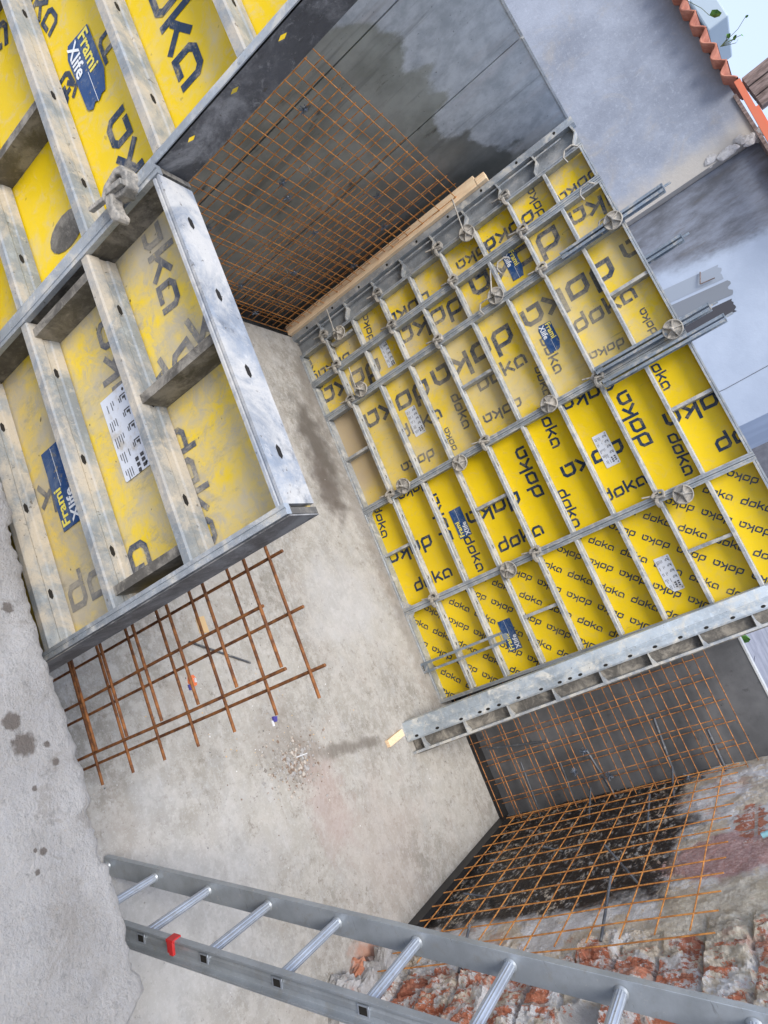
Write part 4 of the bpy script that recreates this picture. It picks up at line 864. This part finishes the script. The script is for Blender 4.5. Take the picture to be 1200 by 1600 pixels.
stripe(-1.10, 2.3, -.98, 3.20, .15, 'paint1', 1); stripe(-.92, 2.3, -.80, 3.20, .15, 'paint2', 2); stripe(-.72, 2.3, -.63, 3.16, .13, 'paint3', 3)
mb = MB(); mb.path([(-1.08, 2.50, 3.05), (-.97, 2.49, 3.00), (-.95, 2.49, 3.13)], .006, 6, 'oldwood'); mb.build('cable_stub', t)
mb = MB(); mb.box((.15, 2.5195, 0.5), (.44, 2.5215, 4.15), 'housewall'); 
mb = MB(); mb.path([(.02, 2.517, 2.3), (.05, 2.517, 2.75), (.03, 2.517, 3.3)], .0025, 5, 'paint3'); mb.build('wall_crack', t)
# eaves
rf = thing('tile_roof', 'x', 'roof'); rf.parent = t
for k_ in ('label', 'category'):
    if k_ in rf: del rf[k_]
rf.name = 'roof'
def tile_me():
    mb = MB(); n = 14; vs = []
    for (yy, zz) in ((0, 0), (.42, .14)):
        for i in range(n+1):
            u = i/n; x = .215*u; h = .046*cos(u*2*pi); vs.append((x, yy, zz+h))
        for i in range(n+1):
            u = i/n; x = .215*u; h = .046*cos(u*2*pi); vs.append((x, yy, zz+h+.018))
    N_ = n+1; fs = []
    for i in range(n):
        fs += [(i, i+1, N_+i+1, N_+i), (N_+i, N_+i+1, 3*N_+i+1, 3*N_+i), (i, 2*N_+i, 2*N_+i+1, i+1), (2*N_+i, 3*N_+i, 3*N_+i+1, 2*N_+i+1)]
    mb.add(vs, fs, 'tile', True); o = mb.build('tile'); me = o.data; bpy.data.objects.remove(o); return me
tme = tile_me(); k = 0
x = -2.62
while x > -6.2:
    for r_ in range(1):
        o = bpy.data.objects.new('roof_tile', tme); COL.objects.link(o); o.parent = rf; o.location = (x+random.uniform(-.006, .006), 2.26+random.uniform(-.01, .01), 3.985); o.rotation_euler = (radians(-14), 0, 0)
    x -= .2

mb = MB(); Mx = Matrix.Translation((-2.36, 2.16, 4.0)) @ Matrix.Rotation(radians(2), 4, 'Y'); mb.box((0, .05, -.01), (1.4, .07, .04), 'fascia', Mx); mb.box((.30, .09, .0), (1.6, .12, .07), 'fascia', Mx); mb.build('fascia', rf)
mb = MB(); mb.box((-2.35, 2.40, 3.965), (-1.0, 2.515, 3.995), 'oldwood'); mb.build('fascia_shadow', rf)  # thin dark strip standing in for the shadow under the fascia
mb = MB(); Mx = Matrix.Translation((-2.47, 2.45, 4.10)) @ Matrix.Rotation(radians(-4), 4, 'Y')
for s in range(3): mb.box((.115*s, .01*s, 0), (.115*s+.105, .11, .9), 'oldwood', Mx)
tag(mb.build('timber_post'), 'weathered brown timber post rising behind the eaves', 'post')
t = thing('cornice', 'pale blue grey cornice of a building beyond the roof tiles at the upper right', 'building', (-7.0, 8, 3.0))
mb = MB(); mb.box((-.06, 0, -2.6), (.52, 1.0, 2.15), 'white_trim'); mb.build('wall', t); mb = MB(); mb.box((-.1, -.1, 2.151), (.60, 1.1, 2.50), 'white_trim'); mb.build('cornice_cap', t, bevel=.03); mb = MB(); mb.box((.30, -.012, 1.2), (.55, -.001, 2.15), 'trim_shade'); mb.build('window', t)
mb = MB(); mb.box((-.5, 9, 0), (9, 9.4, 7), 'darkwall'); tag(mb.build('rear_wall'), 'dark grey building wall beyond the end of the white house', 'wall')
# vines at the eaves
def leaf_plant(name, label, p, n, spread, size, seed, flower=False, zr=1.0):
    t = thing(name, label, 'plant', p); r = random.Random(seed); mb = MB(); ms = MB()
    for k in range(n):
        c = Vector((r.gauss(0, spread[0]), r.gauss(0, spread[1]), abs(r.gauss(0, spread[2])))); ms.path([(0, 0, -.02), tuple(c*.6+Vector((r.uniform(-.02, .02), 0, .01))), tuple(c)], .0025, 4, 'stem')
        s = size*r.uniform(.6, 1.2); q_ = Matrix.Rotation(r.uniform(0, 6.28), 3, 'Z') @ Matrix.Rotation(r.uniform(.3, 1.5), 3, 'X')
        pts = [(0, 0, 0), (.35, .3, .06), (.3, .75, .04), (0, 1.1, -.05), (-.3, .75, .04), (-.35, .3, .06)]
        vs = [c+q_ @ (Vector(v)*s) for v in pts]; mb.add(vs, [(0, 1, 2, 3), (0, 3, 4, 5)], 'leaf')
    if flower: mb.lathe([(.0, .03), (.022, .03), (.0, .05)], n=8, m='bud', axis=2)
    mb.build('leaves', t); ms.build('stems', t)
leaf_plant('vine', 'green heart leaved vine sprouting over the roof tiles at the picture top', (-3.35, 2.2, 4.02), 9, (.14, .05, .17), .11, 2)
leaf_plant('vine', 'small sparse green sprig on the eaves beside the timber post', (-2.72, 2.2, 4.06), 8, (.05, .03, .12), .045, 4)
leaf_plant('vine', 'green weed on the paving above the dark form edge, upper one', (2.02, .95, 1.9), 12, (.05, .05, .06), .07, 5)
leaf_plant('vine', 'green weed with yellow flower on the paving, middle one', (2.25, 1.1, 1.9), 8, (.04, .04, .04), .04, 6, True)
leaf_plant('vine', 'green weed on the paving near the right picture edge', (2.40, .85, 1.9), 10, (.06, .05, .05), .06, 8)
# ------------------------------------------------------------------ outside ground
mb = MB()
def flat(mb, x0, y0, x1, y1, z, m): mb.add([(x0, y0, z), (x1, y0, z), (x1, y1, z), (x0, y1, z)], [(0, 1, 2, 3)], m)
flat(mb, -2.1, .6, 300, 300, 1.88, 'paving'); flat(mb, -300, -300, -2.1, 300, 1.88, 'ground'); flat(mb, 3.1, -300, 300, .6, 1.88, 'ground')
tag(mb.build('ground'), kind='structure')
mb = MB(); mb.add([(-2.1, .6, 1.88), (3.1, .6, 1.88), (3.1, .6, -.4), (-2.1, .6, -.4)], [(0, 1, 2, 3)], 'ground'); mb.add([(-2.1, -4, 1.88), (-2.1, .6, 1.88), (-2.1, .6, -.4), (-2.1, -4, -.4)], [(0, 1, 2, 3)], 'ground'); tag(mb.build('pit_bank'), kind='structure')
mb = MB()
for k in range(4):
    for j in range(3): mb.box((1.2+k*.62, .62+j*.62, 1.882), (1.81+k*.62, 1.23+j*.62, 1.90), 'paving')
tag(mb.build('paving'), kind='structure')
mb = MB(); flat(mb, -300, -300, 3.1, -5.2, 1.29, 'ground'); tag(mb.build('near_ground'), kind='structure')
